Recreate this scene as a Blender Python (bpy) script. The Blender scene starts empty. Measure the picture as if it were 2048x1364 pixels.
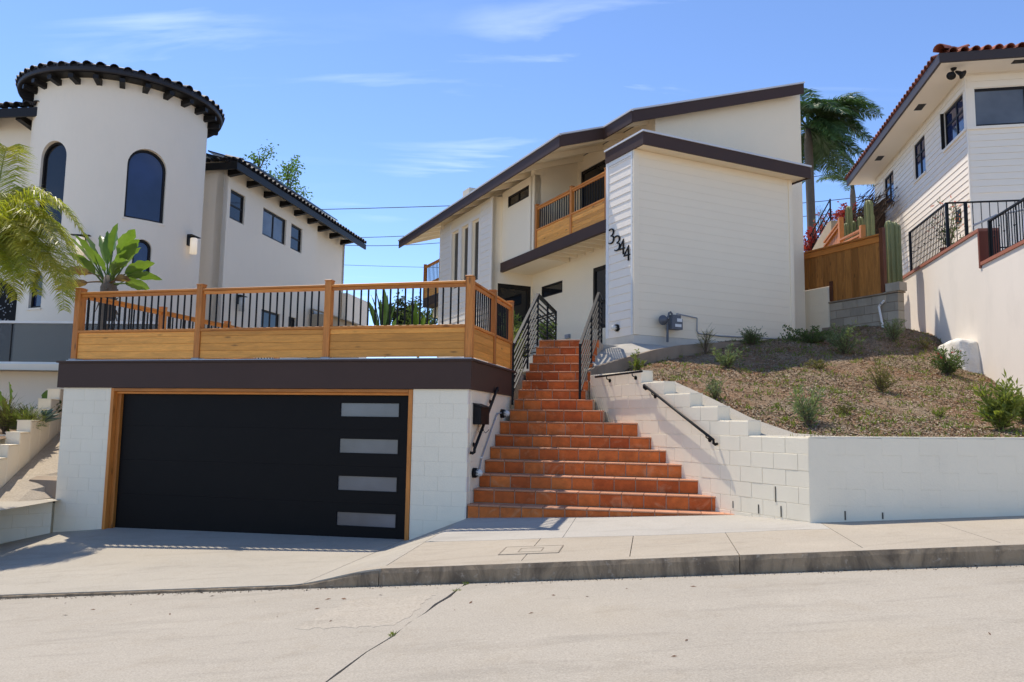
import bpy, bmesh, math, random
import numpy as np
from mathutils import Vector, Matrix

# ------------------------------------------------------------------ camera, sky, sun
SC = bpy.context.scene
COL = SC.collection
RX, RY = 2048., 1364.
FOC, CX, CY, EYE = 1560., 1024., 682., 1.7
PITCH, ROLL = math.atan(168 / FOC), .0155
_cp, _sp, _cr, _sr = math.cos(PITCH), math.sin(PITCH), math.cos(ROLL), math.sin(ROLL)
_U0 = Vector((0, -_sp, _cp))
FWD = Vector((0, _cp, _sp))
RGT = Vector((1, 0, 0)) * _cr + _U0 * _sr
UPV = _U0 * _cr - Vector((1, 0, 0)) * _sr
cam = bpy.data.cameras.new('camera')
cam.sensor_width = 36
cam.lens = FOC / RX * 36
cam.clip_start, cam.clip_end = .05, 2000
camo = bpy.data.objects.new('camera', cam)
COL.objects.link(camo)
camo.matrix_world = Matrix(((RGT.x, UPV.x, -FWD.x, 0), (RGT.y, UPV.y, -FWD.y, 0), (RGT.z, UPV.z, -FWD.z, EYE), (0, 0, 0, 1)))
SC.camera = camo
SC.render.resolution_x, SC.render.resolution_y = 1024, 682
SC.view_settings.view_transform = 'Standard'
SC.view_settings.look = 'None'
SC.view_settings.gamma = 1
SC.view_settings.exposure = 0.9
SC.view_settings.use_curve_mapping = False
SUN_DIR = Vector((-.345, .385, 1)).normalized()          # towards the sun: behind the house, to the left
W = bpy.data.worlds.new('World')
SC.world = W
W.use_nodes = True
wn, wl = W.node_tree.nodes, W.node_tree.links
wn.clear()
wout, wbg, sky = wn.new('ShaderNodeOutputWorld'), wn.new('ShaderNodeBackground'), wn.new('ShaderNodeTexSky')
sky.sky_type = 'NISHITA'
sky.sun_disc = False
sky.sun_elevation = math.asin(SUN_DIR.z)
sky.sun_rotation = math.atan2(SUN_DIR.x, SUN_DIR.y)
sky.air_density, sky.dust_density, sky.ozone_density = .75, 0, 6
wbg.inputs['Strength'].default_value = .134
# thin cirrus, laid out on a flat layer high above the place
tc = wn.new('ShaderNodeTexCoord')
sep = wn.new('ShaderNodeSeparateXYZ')
wl.new(tc.outputs['Generated'], sep.inputs[0])
def wmath(op, a, b=None, clamp=False):
    n = wn.new('ShaderNodeMath'); n.operation = op; n.use_clamp = clamp
    for i, v in enumerate((a, b)):
        if v is None: continue
        if isinstance(v, (int, float)): n.inputs[i].default_value = v
        else: wl.new(v, n.inputs[i])
    return n.outputs[0]
zc = wmath('MAXIMUM', wmath('ADD', sep.outputs[2], .12), .05)
comb = wn.new('ShaderNodeCombineXYZ')
wl.new(wmath('DIVIDE', sep.outputs[0], zc), comb.inputs[0])
wl.new(wmath('DIVIDE', sep.outputs[1], zc), comb.inputs[1])
mp = wn.new('ShaderNodeMapping'); mp.inputs['Rotation'].default_value = (0, 0, math.radians(-12)); mp.inputs['Scale'].default_value = (.75, 3.2, 1); mp.inputs['Location'].default_value = (5.4, .4, 0)
wl.new(comb.outputs[0], mp.inputs[0])
nz = wn.new('ShaderNodeTexNoise'); nz.inputs['Scale'].default_value = 1.5; nz.inputs['Detail'].default_value = 7; nz.inputs['Roughness'].default_value = .55; nz.inputs['Distortion'].default_value = .5
wl.new(mp.outputs[0], nz.inputs['Vector'])
nz2 = wn.new('ShaderNodeTexNoise'); nz2.inputs['Scale'].default_value = .8; nz2.inputs['Detail'].default_value = 2
wl.new(comb.outputs[0], nz2.inputs['Vector'])
cr_ = wn.new('ShaderNodeValToRGB'); cr_.color_ramp.elements[0].position = .55; cr_.color_ramp.elements[1].position = .76
wl.new(nz.outputs[0], cr_.inputs[0])
cr2 = wn.new('ShaderNodeValToRGB'); cr2.color_ramp.elements[0].position = .46; cr2.color_ramp.elements[1].position = .64
wl.new(nz2.outputs[0], cr2.inputs[0])
mixc = wn.new('ShaderNodeMixRGB')
wl.new(wmath('MULTIPLY', wmath('MULTIPLY', cr_.outputs[0], wmath('ADD', cr2.outputs[0], .05)), .6, True), mixc.inputs[0])
tint = wn.new('ShaderNodeMixRGB'); tint.blend_type = 'MULTIPLY'; tint.inputs[0].default_value = 1; tint.inputs[2].default_value = (.99, .96, .98, 1)
wl.new(sky.outputs[0], tint.inputs[1])
wl.new(tint.outputs[0], mixc.inputs[1])
mixc.inputs[2].default_value = (7.2, 7.6, 8.2, 1)
wl.new(mixc.outputs[0], wbg.inputs[0])
wl.new(wbg.outputs[0], wout.inputs[0])
sl = bpy.data.lights.new('sun', 'SUN')
sl.energy, sl.angle, sl.color = 2.8, math.radians(.53), (1, .91, .78)
so = bpy.data.objects.new('sun', sl)
COL.objects.link(so)
so.location = SUN_DIR * 60
so.rotation_euler = (-SUN_DIR).to_track_quat('-Z', 'Y').to_euler()

# ------------------------------------------------------------------ geometry helpers
rnd = random.Random(7)
U = rnd.uniform
def ray(u, v):
    return FWD + RGT * ((u - CX) / FOC) - UPV * ((v - CY) / FOC)
CAMP = Vector((0, 0, EYE))
def atY(u, v, Y):
    r = ray(u, v); return CAMP + r * (Y / r.y)
def atZ(u, v, z):
    r = ray(u, v); return CAMP + r * ((z - EYE) / r.z)
class PL:
    """upright plane; a runs along it (left to right when seen from the front), o is the offset to the front"""
    def __init__(s, x, y, ang):
        s.x, s.y, s.ang = x, y, math.radians(ang)
        s.dx, s.dy = math.cos(s.ang), math.sin(s.ang)
    def hit(s, u, v):
        r = ray(u, v)
        t = (-s.x * s.dy + s.dx * s.y) / (-r.x * s.dy + s.dx * r.y)
        return (r.x * t - s.x) * s.dx + (r.y * t - s.y) * s.dy, EYE + r.z * t
    def pt(s, a, z, o=0):
        return Vector((s.x + a * s.dx + o * s.dy, s.y + a * s.dy - o * s.dx, z))
    def off(s, o):
        p = s.pt(0, 0, o); return PL(p.x, p.y, math.degrees(s.ang))
    def M(s, a, z, o=0):
        return Matrix.Translation(s.pt(a, z, o)) @ Matrix.Rotation(s.ang, 4, 'Z')
class MB:
    def __init__(s): s.v, s.f = [], []
    def add(s, vs, fs):
        n = len(s.v); s.v += [tuple(p) for p in vs]; s.f += [tuple(i + n for i in f) for f in fs]; return s
    def quad(s, *p): return s.add(p, [tuple(range(len(p)))])
    def hexa(s, p): return s.add(p, [(0, 3, 2, 1), (4, 5, 6, 7), (0, 1, 5, 4), (1, 2, 6, 5), (2, 3, 7, 6), (3, 0, 4, 7)])
    def pbox(s, P, a0, a1, z0, z1, o0, o1):
        return s.hexa([P.pt(a0, z0, o1), P.pt(a1, z0, o1), P.pt(a1, z0, o0), P.pt(a0, z0, o0), P.pt(a0, z1, o1), P.pt(a1, z1, o1), P.pt(a1, z1, o0), P.pt(a0, z1, o0)])
    def box(s, x0, x1, y0, y1, z0, z1):
        return s.hexa([(x0, y0, z0), (x1, y0, z0), (x1, y1, z0), (x0, y1, z0), (x0, y0, z1), (x1, y0, z1), (x1, y1, z1), (x0, y1, z1)])
    def prism(s, poly, vec):
        n = len(poly); v = [Vector(p) for p in poly]; vec = Vector(vec)
        return s.add(v + [p + vec for p in v], [tuple(range(n))[::-1], tuple(range(n, 2 * n))] + [(i, (i + 1) % n, (i + 1) % n + n, i + n) for i in range(n)])
    def tube(s, pts, r, n=8, cap=True):
        pts = [Vector(p) for p in pts]; m = len(pts); rs = r if isinstance(r, (list, tuple)) else [r] * m
        vs, fs = [], []
        up = None
        for i, p in enumerate(pts):
            d = (pts[min(i + 1, m - 1)] - pts[max(i - 1, 0)]).normalized()
            if up is None: up = Vector((0, 0, 1)) if abs(d.z) < .9 else Vector((1, 0, 0))
            x = d.cross(up).normalized(); y = x.cross(d).normalized(); up = y
            vs += [p + (x * math.cos(2 * math.pi * k / n) + y * math.sin(2 * math.pi * k / n)) * rs[i] for k in range(n)]
        for i in range(m - 1):
            fs += [(i * n + k, i * n + (k + 1) % n, (i + 1) * n + (k + 1) % n, (i + 1) * n + k) for k in range(n)]
        if cap: fs += [tuple(range(n))[::-1], tuple(range((m - 1) * n, m * n))]
        return s.add(vs, fs)
    def lathe(s, c, axis, prof, n=16):
        c, axis = Vector(c), Vector(axis).normalized()
        return s.tube([c + axis * h for h, r in prof], [max(r, .0008) for h, r in prof], n)
WM = {}
def _reg(o, parent, M):
    WM[o.name] = M
    if parent is not None:
        o.parent = parent
        o.matrix_parent_inverse = WM[parent.name].inverted()
    o.matrix_basis = M
    return o
def tag(o, label, cat, group=None, kind=None):
    if label: o['label'] = label
    if cat: o['category'] = cat
    if group: o['group'] = group
    if kind: o['kind'] = kind
    return o
def thing(name, label, cat, loc, group=None):
    o = bpy.data.objects.new(name, None); o.empty_display_size = .2
    COL.objects.link(o); _reg(o, None, Matrix.Translation(Vector(loc)))
    return tag(o, label, cat, group)
def mesh(name, mb, mat, smooth=False):
    me = bpy.data.meshes.new(name)
    me.from_pydata([tuple(v) for v in mb.v], [], mb.f)
    if mat is not None:
        for m in (mat if isinstance(mat, (list, tuple)) else [mat]): me.materials.append(m)
    if len(mb.f) < 4000:
        bm = bmesh.new(); bm.from_mesh(me); bmesh.ops.recalc_face_normals(bm, faces=bm.faces); bm.to_mesh(me); bm.free()
    if smooth: me.polygons.foreach_set('use_smooth', [True] * len(me.polygons))
    me.update()
    return me
def link(name, me, parent=None, M=None):
    o = bpy.data.objects.new(name, me); COL.objects.link(o)
    return _reg(o, parent, M or Matrix())
def mk(name, mb, mat, parent=None, smooth=False):
    return link(name, mesh(name, mb, mat, smooth), parent)
_bc = {}
def boxm(L, D, H, mat, ch=.004, rot=0):
    """local box: x 0..L, y 0 (front) .. D, z 0..H, front edges chamfered; shared between alike pieces"""
    k = (round(L, 3), round(D, 3), round(H, 3), mat.name, ch)
    if k in _bc: return _bc[k]
    c = min(ch, L / 3, H / 3)
    v = [(0, D, 0), (L, D, 0), (L, D, H), (0, D, H), (0, c, 0), (L, c, 0), (L, c, H), (0, c, H), (c, 0, c), (L - c, 0, c), (L - c, 0, H - c), (c, 0, H - c)]
    f = [(3, 2, 1, 0), (8, 9, 10, 11)]
    for i in range(4):
        j = (i + 1) % 4
        f += [(i, j, j + 4, i + 4)[::1], (i + 4, j + 4, j + 8, i + 8)]
    mb = MB(); mb.add(v, f)
    _bc[k] = mesh('piece', mb, mat)
    return _bc[k]
def piece(name, P, a0, a1, z0, z1, o, D, mat, parent, ch=.004):
    return link(name, boxm(a1 - a0, D, z1 - z0, mat, ch), parent, P.M(a0, z0, o))
def holes_wall(mb, P, a0, a1, z0, z1, holes, o0, o1):
    """slab with rectangular openings (a0,a1,z0,z1)"""
    xs = sorted({a0, a1, *[min(max(h[i], a0), a1) for h in holes for i in (0, 1)]})
    for x0, x1 in zip(xs, xs[1:]):
        if x1 - x0 < 1e-4: continue
        c = (x0 + x1) / 2
        hs = sorted([(h[2], h[3]) for h in holes if h[0] < c < h[1]])
        z = z0
        for b, t in hs + [(z1, z1)]:
            if b > z + 1e-4: mb.pbox(P, x0, x1, z, min(b, z1), o0, o1)
            z = max(z, t)
    return mb
def window(P, a0, a1, z0, z1, parent, fm, gm, o=-.06, w=.05, mull=(), bars=(), name='window'):
    f = MB()
    f.pbox(P, a0, a0 + w, z0, z1, o - .05, o); f.pbox(P, a1 - w, a1, z0, z1, o - .05, o)
    f.pbox(P, a0 + w, a1 - w, z0, z0 + w, o - .05, o); f.pbox(P, a0 + w, a1 - w, z1 - w, z1, o - .05, o)
    for m in mull: f.pbox(P, m - w * .45, m + w * .45, z0 + w, z1 - w, o - .05, o - .004)
    for b in bars: f.pbox(P, a0 + w, a1 - w, b - w * .4, b + w * .4, o - .048, o - .008)
    fo = mk(name, f, fm, parent)
    g = MB(); g.pbox(P, a0 + w * .5, a1 - w * .5, z0 + w * .5, z1 - w * .5, o - .038, o - .028)
    mk('pane', g, gm, fo)
    return fo
def cut(o, cutter):
    """boolean difference, applied; the cutter is deleted"""
    m = o.modifiers.new('cut', 'BOOLEAN'); m.operation = 'DIFFERENCE'; m.object = cutter; m.solver = 'EXACT'
    bpy.context.view_layer.update()
    dg = bpy.context.evaluated_depsgraph_get()
    me = bpy.data.meshes.new_from_object(o.evaluated_get(dg))
    o.modifiers.clear(); o.data = me
    bpy.data.objects.remove(cutter)

# ------------------------------------------------------------------ materials
MT = {}
def newmat(name):
    m = bpy.data.materials.new(name); m.use_nodes = True; MT[name] = m
    nt = m.node_tree; b = nt.nodes['Principled BSDF']
    return m, nt, b
def nd(nt, t, **kw):
    n = nt.nodes.new(t)
    for k, v in kw.items():
        if k in n.inputs.keys() if hasattr(n.inputs, 'keys') else False: n.inputs[k].default_value = v
        else: setattr(n, k, v)
    return n
def rgb(nt, c): 
    n = nt.nodes.new('ShaderNodeRGB'); n.outputs[0].default_value = (*c, 1); return n.outputs[0]
def noise(nt, vec, scale, detail=4, rough=.55, dist=0):
    n = nt.nodes.new('ShaderNodeTexNoise'); n.inputs['Scale'].default_value = scale; n.inputs['Detail'].default_value = detail
    n.inputs['Roughness'].default_value = rough; n.inputs['Distortion'].default_value = dist
    if vec is not None: nt.links.new(vec, n.inputs['Vector'])
    return n.outputs[0]
def ramp(nt, fac, p0, p1, c0=(0, 0, 0), c1=(1, 1, 1)):
    n = nt.nodes.new('ShaderNodeValToRGB'); e = n.color_ramp.elements
    e[0].position, e[1].position = p0, p1; e[0].color, e[1].color = (*c0, 1), (*c1, 1)
    nt.links.new(fac, n.inputs[0]); return n.outputs[0]
def mix(nt, fac, a, b, mode='MIX'):
    n = nt.nodes.new('ShaderNodeMixRGB'); n.blend_type = mode
    for i, v in enumerate((fac, a, b)):
        if isinstance(v, (int, float)): n.inputs[i].default_value = v if i == 0 else (v, v, v, 1)
        elif isinstance(v, tuple): n.inputs[i].default_value = (*v, 1)
        else: nt.links.new(v, n.inputs[i])
    return n.outputs[0]
def pos(nt): return nt.nodes.new('ShaderNodeNewGeometry').outputs['Position']
def orand(nt): return nt.nodes.new('ShaderNodeObjectInfo').outputs['Random']
def mapping(nt, vec, scale=(1, 1, 1), loc=None, rot=None):
    n = nt.nodes.new('ShaderNodeMapping'); n.inputs['Scale'].default_value = scale
    if rot: n.inputs['Rotation'].default_value = rot
    nt.links.new(vec, n.inputs[0])
    if loc is not None: nt.links.new(loc, n.inputs['Location'])
    return n.outputs[0]
def bump(nt, b, h, strength, dist=.01):
    n = nt.nodes.new('ShaderNodeBump'); n.inputs['Strength'].default_value = strength; n.inputs['Distance'].default_value = dist
    nt.links.new(h, n.inputs['Height']); nt.links.new(n.outputs[0], b.inputs['Normal'])
def sc(c, k): return tuple(min(1, x * k) for x in c)
def paint(name, c, rough=.6, var=.06, vs=1.5, bs=60, bst=.25, bd=.004, spec=.3, dirt=0, dirtc=(.3, .26, .2), per=0):
    m, nt, b = newmat(name); p = pos(nt)
    col = mix(nt, noise(nt, p, vs, 5), sc(c, 1 - var), sc(c, 1 + var))
    if per: col = mix(nt, orand(nt), mix(nt, 1, col, 1 - per, 'MULTIPLY'), mix(nt, 1, col, 1 + per, 'MULTIPLY'))
    if dirt:
        d = ramp(nt, noise(nt, mapping(nt, p, (1, 1, .45)), 1.7, 8, .65), .5, .78)
        col = mix(nt, mix(nt, 1, d, dirt, 'MULTIPLY'), col, dirtc)
    nt.links.new(col, b.inputs['Base Color'])
    b.inputs['Roughness'].default_value = rough; b.inputs['Specular IOR Level'].default_value = spec
    if bst: bump(nt, b, noise(nt, p, bs, 4, .6), bst, bd)
    return m
white_block = paint('white_block_paint', (.87, .775, .59), .55, .04, 2, 45, .5, .006, dirt=.10)
grout_white = paint('white_block_joint', (.77, .695, .59), .7, .05, 3, 60, .4)
stucco_left = paint('white_stucco', (.86, .75, .595), .8, .035, .7, 22, .5, .008, dirt=.07, dirtc=(.55, .48, .38))
stucco_right = paint('weathered_white_stucco', (.81, .735, .64), .8, .05, .9, 45, .3, .005, dirt=.22, dirtc=(.5, .46, .4))
stucco_house = paint('cream_stucco', (.90, .775, .575), .8, .03, 1, 14, .5, .012)
cream = paint('cream_paint', (.90, .775, .575), .55, .025, 1.2, 70, .15, .003)
siding_w = paint('white_siding_paint', (.85, .77, .655), .5, .03, 1.5, 50, .25, .003)
siding_r = paint('neighbour_siding_paint', (.84, .755, .63), .55, .03, 1.5, 60, .15, .003)
brown = paint('dark_brown_paint', (.058, .031, .022), .6, .12, 2.5, 80, .12, .002)
brown_n = paint('neighbour_fascia_paint', (.05, .036, .032), .5, .1, 2, 80, .1, .002)
flash_m = paint('roof_edge_metal', (.62, .62, .62), .4, .04, 3, 60, .1, .002)
shingle = paint('grey_shingle', (.1, .1, .105), .9, .25, 9, 70, .6, .006)
black = paint('black_metal', (.006, .006, .0065), .5, .2, 6, 200, .1, .001, spec=.22)
blackd = paint('black_door_paint', (.0072, .0062, .0062), .5, .18, 3, 140, .12, .001, spec=.12)
bronze = paint('dark_bronze_frame', (.012, .010, .009), .5, .1, 4, 100, .05, .001, spec=.25)
grey_metal = paint('galvanised_metal', (.3, .31, .33), .42, .12, 12, 120, .15, .002, spec=.5)
meter_m = paint('grey_meter_enamel', (.13, .14, .155), .5, .15, 10, 90, .2, .002)
white_metal = paint('white_metal', (.72, .72, .7), .4, .04, 4, 90, .1, .001)
tile_black = paint('black_roof_tile', (.022, .02, .022), .55, .35, 3, 60, .35, .004, per=.35)
tile_red = paint('red_roof_tile', (.27, .085, .05), .7, .25, 4, 60, .35, .004, per=.4)
terra_cap = paint('terracotta_paint', (.36, .135, .085), .7, .12, 3, 60, .25, .003)
terra_dark = paint('dark_terracotta_paint', (.17, .05, .03), .65, .12, 3, 60, .25, .003)
greyblock = paint('bare_concrete_block', (.36, .315, .245), .9, .2, 3, 60, .6, .006, per=.15, dirt=.5, dirtc=(.10, .085, .065))
concrete_s = paint('stained_concrete', (.30, .235, .17), .85, .18, 4, 50, .5, .006, dirt=.6, dirtc=(.12, .09, .065))
curb_m = paint('old_kerb_concrete', (.33, .225, .12), .85, .35, 5, 60, .5, .005, dirt=.85, dirtc=(.11, .085, .06))
lampglass = paint('lamp_glass', (.55, .55, .52), .15, .05, 5, 50, 0, spec=.6)
solar = paint('solar_panel_glass', (.012, .014, .022), .15, .1, 3, 50, 0, spec=.6)
rock_w = paint('white_painted_rock', (.7, .66, .58), .8, .07, 2, 14, .6, .03, dirt=.25)
pot_m = paint('terracotta_pot', (.3, .1, .06), .7, .15, 5, 60, .2)
bark = paint('palm_bark', (.15, .12, .09), .9, .3, 14, 40, .8, .015)
stem_m = paint('woody_stem', (.12, .085, .055), .85, .25, 10, 60, .5, .004)
thatch_m = paint('dry_thatch', (.085, .055, .038), .95, .4, 12, 60, .5, .006)
cable_m = paint('cable_black', (.03, .03, .035), .6, .1, 2, 50, 0)
beige_wall = paint('beige_block', (.42, .34, .24), .8, .1, 3, 40, .4, .005)

def glassm(name, c, rough=.04, spec=.6, tint=.0):
    m, nt, b = newmat(name); p = pos(nt)
    col = mix(nt, ramp(nt, noise(nt, p, .9, 3), .35, .7), sc(c, .7), sc(c, 1.4))
    nt.links.new(col, b.inputs['Base Color']); b.inputs['Roughness'].default_value = rough
    b.inputs['Specular IOR Level'].default_value = spec
    if rough < .1: bump(nt, b, noise(nt, p, 1.3, 1), .04, .03)
    return m
glass_d = glassm('dark_window_glass', (.012, .012, .013), .03, .45)
glass_sky = glassm('sky_reflection_glass', (.016, .026, .075), .04, .7)  # navy base colour paints in the sky's reflection
glass_g = glassm('grey_window_glass', (.10, .105, .11), .06, .7)
frost = glassm('frosted_door_pane', (.10, .106, .118), .18, .7)
def kerb_mat():
    m, nt, b = newmat('stained_kerb'); p = pos(nt)
    c = mix(nt, noise(nt, p, 7, 6, .65), (.25, .18, .105), (.42, .32, .21))
    st_ = mapping(nt, p, (1, 1, .35))
    c = mix(nt, mix(nt, 1, ramp(nt, noise(nt, st_, 2.4, 9, .72, .7), .46, .62), .85, 'MULTIPLY'), c, (.115, .088, .062))
    c = mix(nt, mix(nt, 1, ramp(nt, noise(nt, p, 11, 8, .75, .4), .58, .68), .6, 'MULTIPLY'), c, (.52, .45, .35))
    nt.links.new(c, b.inputs['Base Color']); b.inputs['Roughness'].default_value = .9; b.inputs['Specular IOR Level'].default_value = .2
    bump(nt, b, noise(nt, p, 26, 7, .75), .7, .012)
    return m
curb_m = kerb_mat()
def clear_glass():
    m, nt, b = newmat('smoked_rail_glass')
    b.inputs['Base Color'].default_value = (.2, .2, .2, 1); b.inputs['Roughness'].default_value = .05
    t = nt.nodes.new('ShaderNodeBsdfTransparent'); t.inputs[0].default_value = (.5, .5, .48, 1)
    mx = nt.nodes.new('ShaderNodeMixShader'); mx.inputs[0].default_value = .35
    nt.links.new(t.outputs[0], mx.inputs[1]); nt.links.new(b.outputs[0], mx.inputs[2])
    nt.links.new(mx.outputs[0], nt.nodes['Material Output'].inputs[0]); return m
rail_glass = clear_glass()
def emis(name, c, s):
    m, nt, b = newmat(name); b.inputs['Base Color'].default_value = (.8, .75, .65, 1)
    b.inputs['Emission Color'].default_value = (*c, 1); b.inputs['Emission Strength'].default_value = s; return m
lamp_lit = emis('lit_lamp_glass', (1, .78, .5), .22)

def wood(name, c, axis='x', dark=.55, rough=.5):
    """object space grain along the plank, knots, one tone for each plank"""
    m, nt, b = newmat(name)
    oc = nt.nodes.new('ShaderNodeTexCoord').outputs['Object']; r = orand(nt)
    off = nt.nodes.new('ShaderNodeCombineXYZ')
    mu = nt.nodes.new('ShaderNodeMath'); mu.operation = 'MULTIPLY'; mu.inputs[1].default_value = 53
    nt.links.new(r, mu.inputs[0])
    for i in range(3): nt.links.new(mu.outputs[0], off.inputs[i])
    s = {'x': (1.1, 11, 11), 'z': (11, 11, 1.1)}[axis]
    v = mapping(nt, oc, s, off.outputs[0])
    g = noise(nt, v, 2.2, 6, .6, .6)
    g2 = noise(nt, v, 11, 3, .6)
    col = mix(nt, ramp(nt, g, .3, .72), sc(c, dark), sc(c, 1.25))
    col = mix(nt, mix(nt, 1, ramp(nt, g2, .35, .7), .35, 'MULTIPLY'), col, sc(c, .62))
    sk = {'x': (2.2, 8, 8), 'z': (8, 8, 2.2)}[axis]
    vo = nt.nodes.new('ShaderNodeTexVoronoi'); vo.inputs['Scale'].default_value = 1.0
    nt.links.new(mapping(nt, oc, sk, off.outputs[0]), vo.inputs['Vector'])
    kn = ramp(nt, vo.outputs['Distance'], .06, .17, (1, 1, 1), (0, 0, 0))
    col = mix(nt, mix(nt, 1, kn, .8, 'MULTIPLY'), col, sc(c, .28))
    col = mix(nt, r, mix(nt, 1, col, (.74, .70, .62), 'MULTIPLY'), mix(nt, 1, col, 1.18, 'MULTIPLY'))
    nt.links.new(col, b.inputs['Base Color']); b.inputs['Roughness'].default_value = rough; b.inputs['Specular IOR Level'].default_value = .35
    bump(nt, b, g2, .15, .003)
    return m
cedar = wood('cedar_boards', (.80, .36, .07), 'x', .84)
cedar_v = wood('cedar_uprights', (.56, .205, .04), 'z', .75)
cedar_rail = wood('cedar_rail', (.62, .235, .045), 'x', .78)
fence_w = wood('stained_fence_board', (.40, .165, .034), 'z', .55)
fence_d = wood('dark_stained_post', (.13, .04, .014), 'z', .6)

def tile_mat():
    m, nt, b = newmat('terracotta_tile'); p = pos(nt); r = orand(nt)
    c = mix(nt, r, (.44, .088, .015), (.66, .18, .036))
    c = mix(nt, ramp(nt, noise(nt, p, 9, 5, .6), .35, .75), mix(nt, 1, c, .8, 'MULTIPLY'), mix(nt, 1, c, 1.2, 'MULTIPLY'))
    wh = ramp(nt, noise(nt, p, 4.3, 9, .68, .8), .55, .70)
    c = mix(nt, mix(nt, 1, wh, .5, 'MULTIPLY'), c, (.64, .34, .17))
    dk = ramp(nt, noise(nt, p, 2.6, 8, .6, .3), .55, .75)
    c = mix(nt, mix(nt, 1, dk, .45, 'MULTIPLY'), c, (.24, .05, .016))
    nt.links.new(c, b.inputs['Base Color']); b.inputs['Roughness'].default_value = .5; b.inputs['Specular IOR Level'].default_value = .2
    bump(nt, b, noise(nt, p, 18, 5, .6), .3, .006)
    return m
terracotta = tile_mat()
dusty_tile = paint('dusty_tread_tile', (.50, .235, .13), .75, .25, 5, 30, .35, .004, per=.15, dirt=.5, dirtc=(.36, .27, .2))
grout = paint('tile_grout', (.47, .37, .27), .9, .15, 6, 80, .4, .003)

def concrete(name, c, fine=1.0, stain=.35, streak=None):
    m, nt, b = newmat(name); p = pos(nt)
    col = mix(nt, noise(nt, p, .55, 6, .6), sc(c, .86), sc(c, 1.1))
    col = mix(nt, mix(nt, 1, ramp(nt, noise(nt, p, 2.3, 9, .7, .3), .52, .76), stain, 'MULTIPLY'), col, sc((c[0] * .95, c[1] * .86, c[2] * .72), .74))
    sp = noise(nt, p, 75 * fine, 5, .75)
    col = mix(nt, ramp(nt, sp, .32, .68), mix(nt, 1, col, .74, 'MULTIPLY'), mix(nt, 1, col, 1.2, 'MULTIPLY'))
    sp2 = noise(nt, p, 24 * fine, 5, .8)
    col = mix(nt, ramp(nt, sp2, .62, .70), col, mix(nt, 1, col, .66, 'MULTIPLY'))
    stv = mapping(nt, p, (.5, 2.6, 1), rot=(0, 0, math.radians(10.4)))
    col = mix(nt, mix(nt, 1, ramp(nt, noise(nt, stv, 1.6, 7, .65, .4), .52, .68), .5, 'MULTIPLY'), col, mix(nt, 1, col, .72, 'MULTIPLY'))
    col = mix(nt, mix(nt, 1, ramp(nt, noise(nt, p, .9, 8, .7, .6), .56, .70), .35, 'MULTIPLY'), col, mix(nt, 1, col, 1.22, 'MULTIPLY'))
    pl = ramp(nt, noise(nt, p, .23, 3, .5), .56, .7)
    col = mix(nt, mix(nt, 1, pl, .25, 'MULTIPLY'), col, sc((c[0] * 1.02, c[1] * .93, c[2] * .76), 1.0))
    nt.links.new(col, b.inputs['Base Color']); b.inputs['Roughness'].default_value = .85; b.inputs['Specular IOR Level'].default_value = .25
    h = mix(nt, .5, sp, sp2)
    bump(nt, b, h, .6, .008)
    return m
road_m = concrete('road_concrete', (.385, .345, .28), 1, .32)
patch_m = concrete('rough_patch_concrete', (.40, .355, .285), .6, .5)
drive_m = concrete('driveway_concrete', (.41, .37, .30), 1.3, .3)
walk_m = concrete('pavement_concrete', (.41, .355, .275), 1.3, .35)
plaza_m = concrete('entry_concrete', (.43, .40, .345), 1.3, .25)
joint_m = paint('joint_dirt', (.10, .085, .065), .95, .3, 8, 60, .5)
def dirt():
    m, nt, b = newmat('garden_soil'); p = pos(nt)
    c = mix(nt, ramp(nt, noise(nt, p, 1.1, 6, .6), .35, .7), (.27, .15, .08), (.33, .255, .17))
    c = mix(nt, ramp(nt, noise(nt, p, 16, 6, .7), .3, .75), mix(nt, 1, c, .45, 'MULTIPLY'), mix(nt, 1, c, 1.35, 'MULTIPLY'))
    nt.links.new(c, b.inputs['Base Color']); b.inputs['Roughness'].default_value = .95; b.inputs['Specular IOR Level'].default_value = .1
    bump(nt, b, noise(nt, p, 22, 7, .7), .9, .05)
    return m
soil = dirt()
def chipm(name, a, c):
    m, nt, b = newmat(name); p = pos(nt)
    n = nt.nodes.new('ShaderNodeTexWhiteNoise'); n.noise_dimensions = '3D'
    nt.links.new(mapping(nt, p, (9, 9, 9)), n.inputs['Vector'])
    col = mix(nt, ramp(nt, noise(nt, p, 37, 2, .7), .32, .68), a, c)
    nt.links.new(col, b.inputs['Base Color']); b.inputs['Roughness'].default_value = .9; b.inputs['Specular IOR Level'].default_value = .1
    return m
chips = chipm('bark_mulch', (.17, .125, .08), (.50, .41, .295))
def leafm(name, c, c2, tr=.35, rough=.45, sc_=3.0):
    m, nt, b = newmat(name); p = pos(nt)
    col = mix(nt, ramp(nt, noise(nt, p, sc_, 4, .6), .35, .68), c, c2)
    col = mix(nt, orand(nt), mix(nt, 1, col, .85, 'MULTIPLY'), mix(nt, 1, col, 1.15, 'MULTIPLY'))
    nt.links.new(col, b.inputs['Base Color']); b.inputs['Roughness'].default_value = rough; b.inputs['Specular IOR Level'].default_value = .35
    t = nt.nodes.new('ShaderNodeBsdfTranslucent'); nt.links.new(mix(nt, 1, col, (1.3, 1.5, .6), 'MULTIPLY'), t.inputs[0])
    mx = nt.nodes.new('ShaderNodeMixShader'); mx.inputs[0].default_value = tr
    nt.links.new(b.outputs[0], mx.inputs[1]); nt.links.new(t.outputs[0], mx.inputs[2])
    nt.links.new(mx.outputs[0], nt.nodes['Material Output'].inputs[0]); return m
lf_palm_y = leafm('yellow_green_palm_leaf', (.27, .29, .04), (.48, .40, .07), .5, .4, 2.2)
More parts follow.
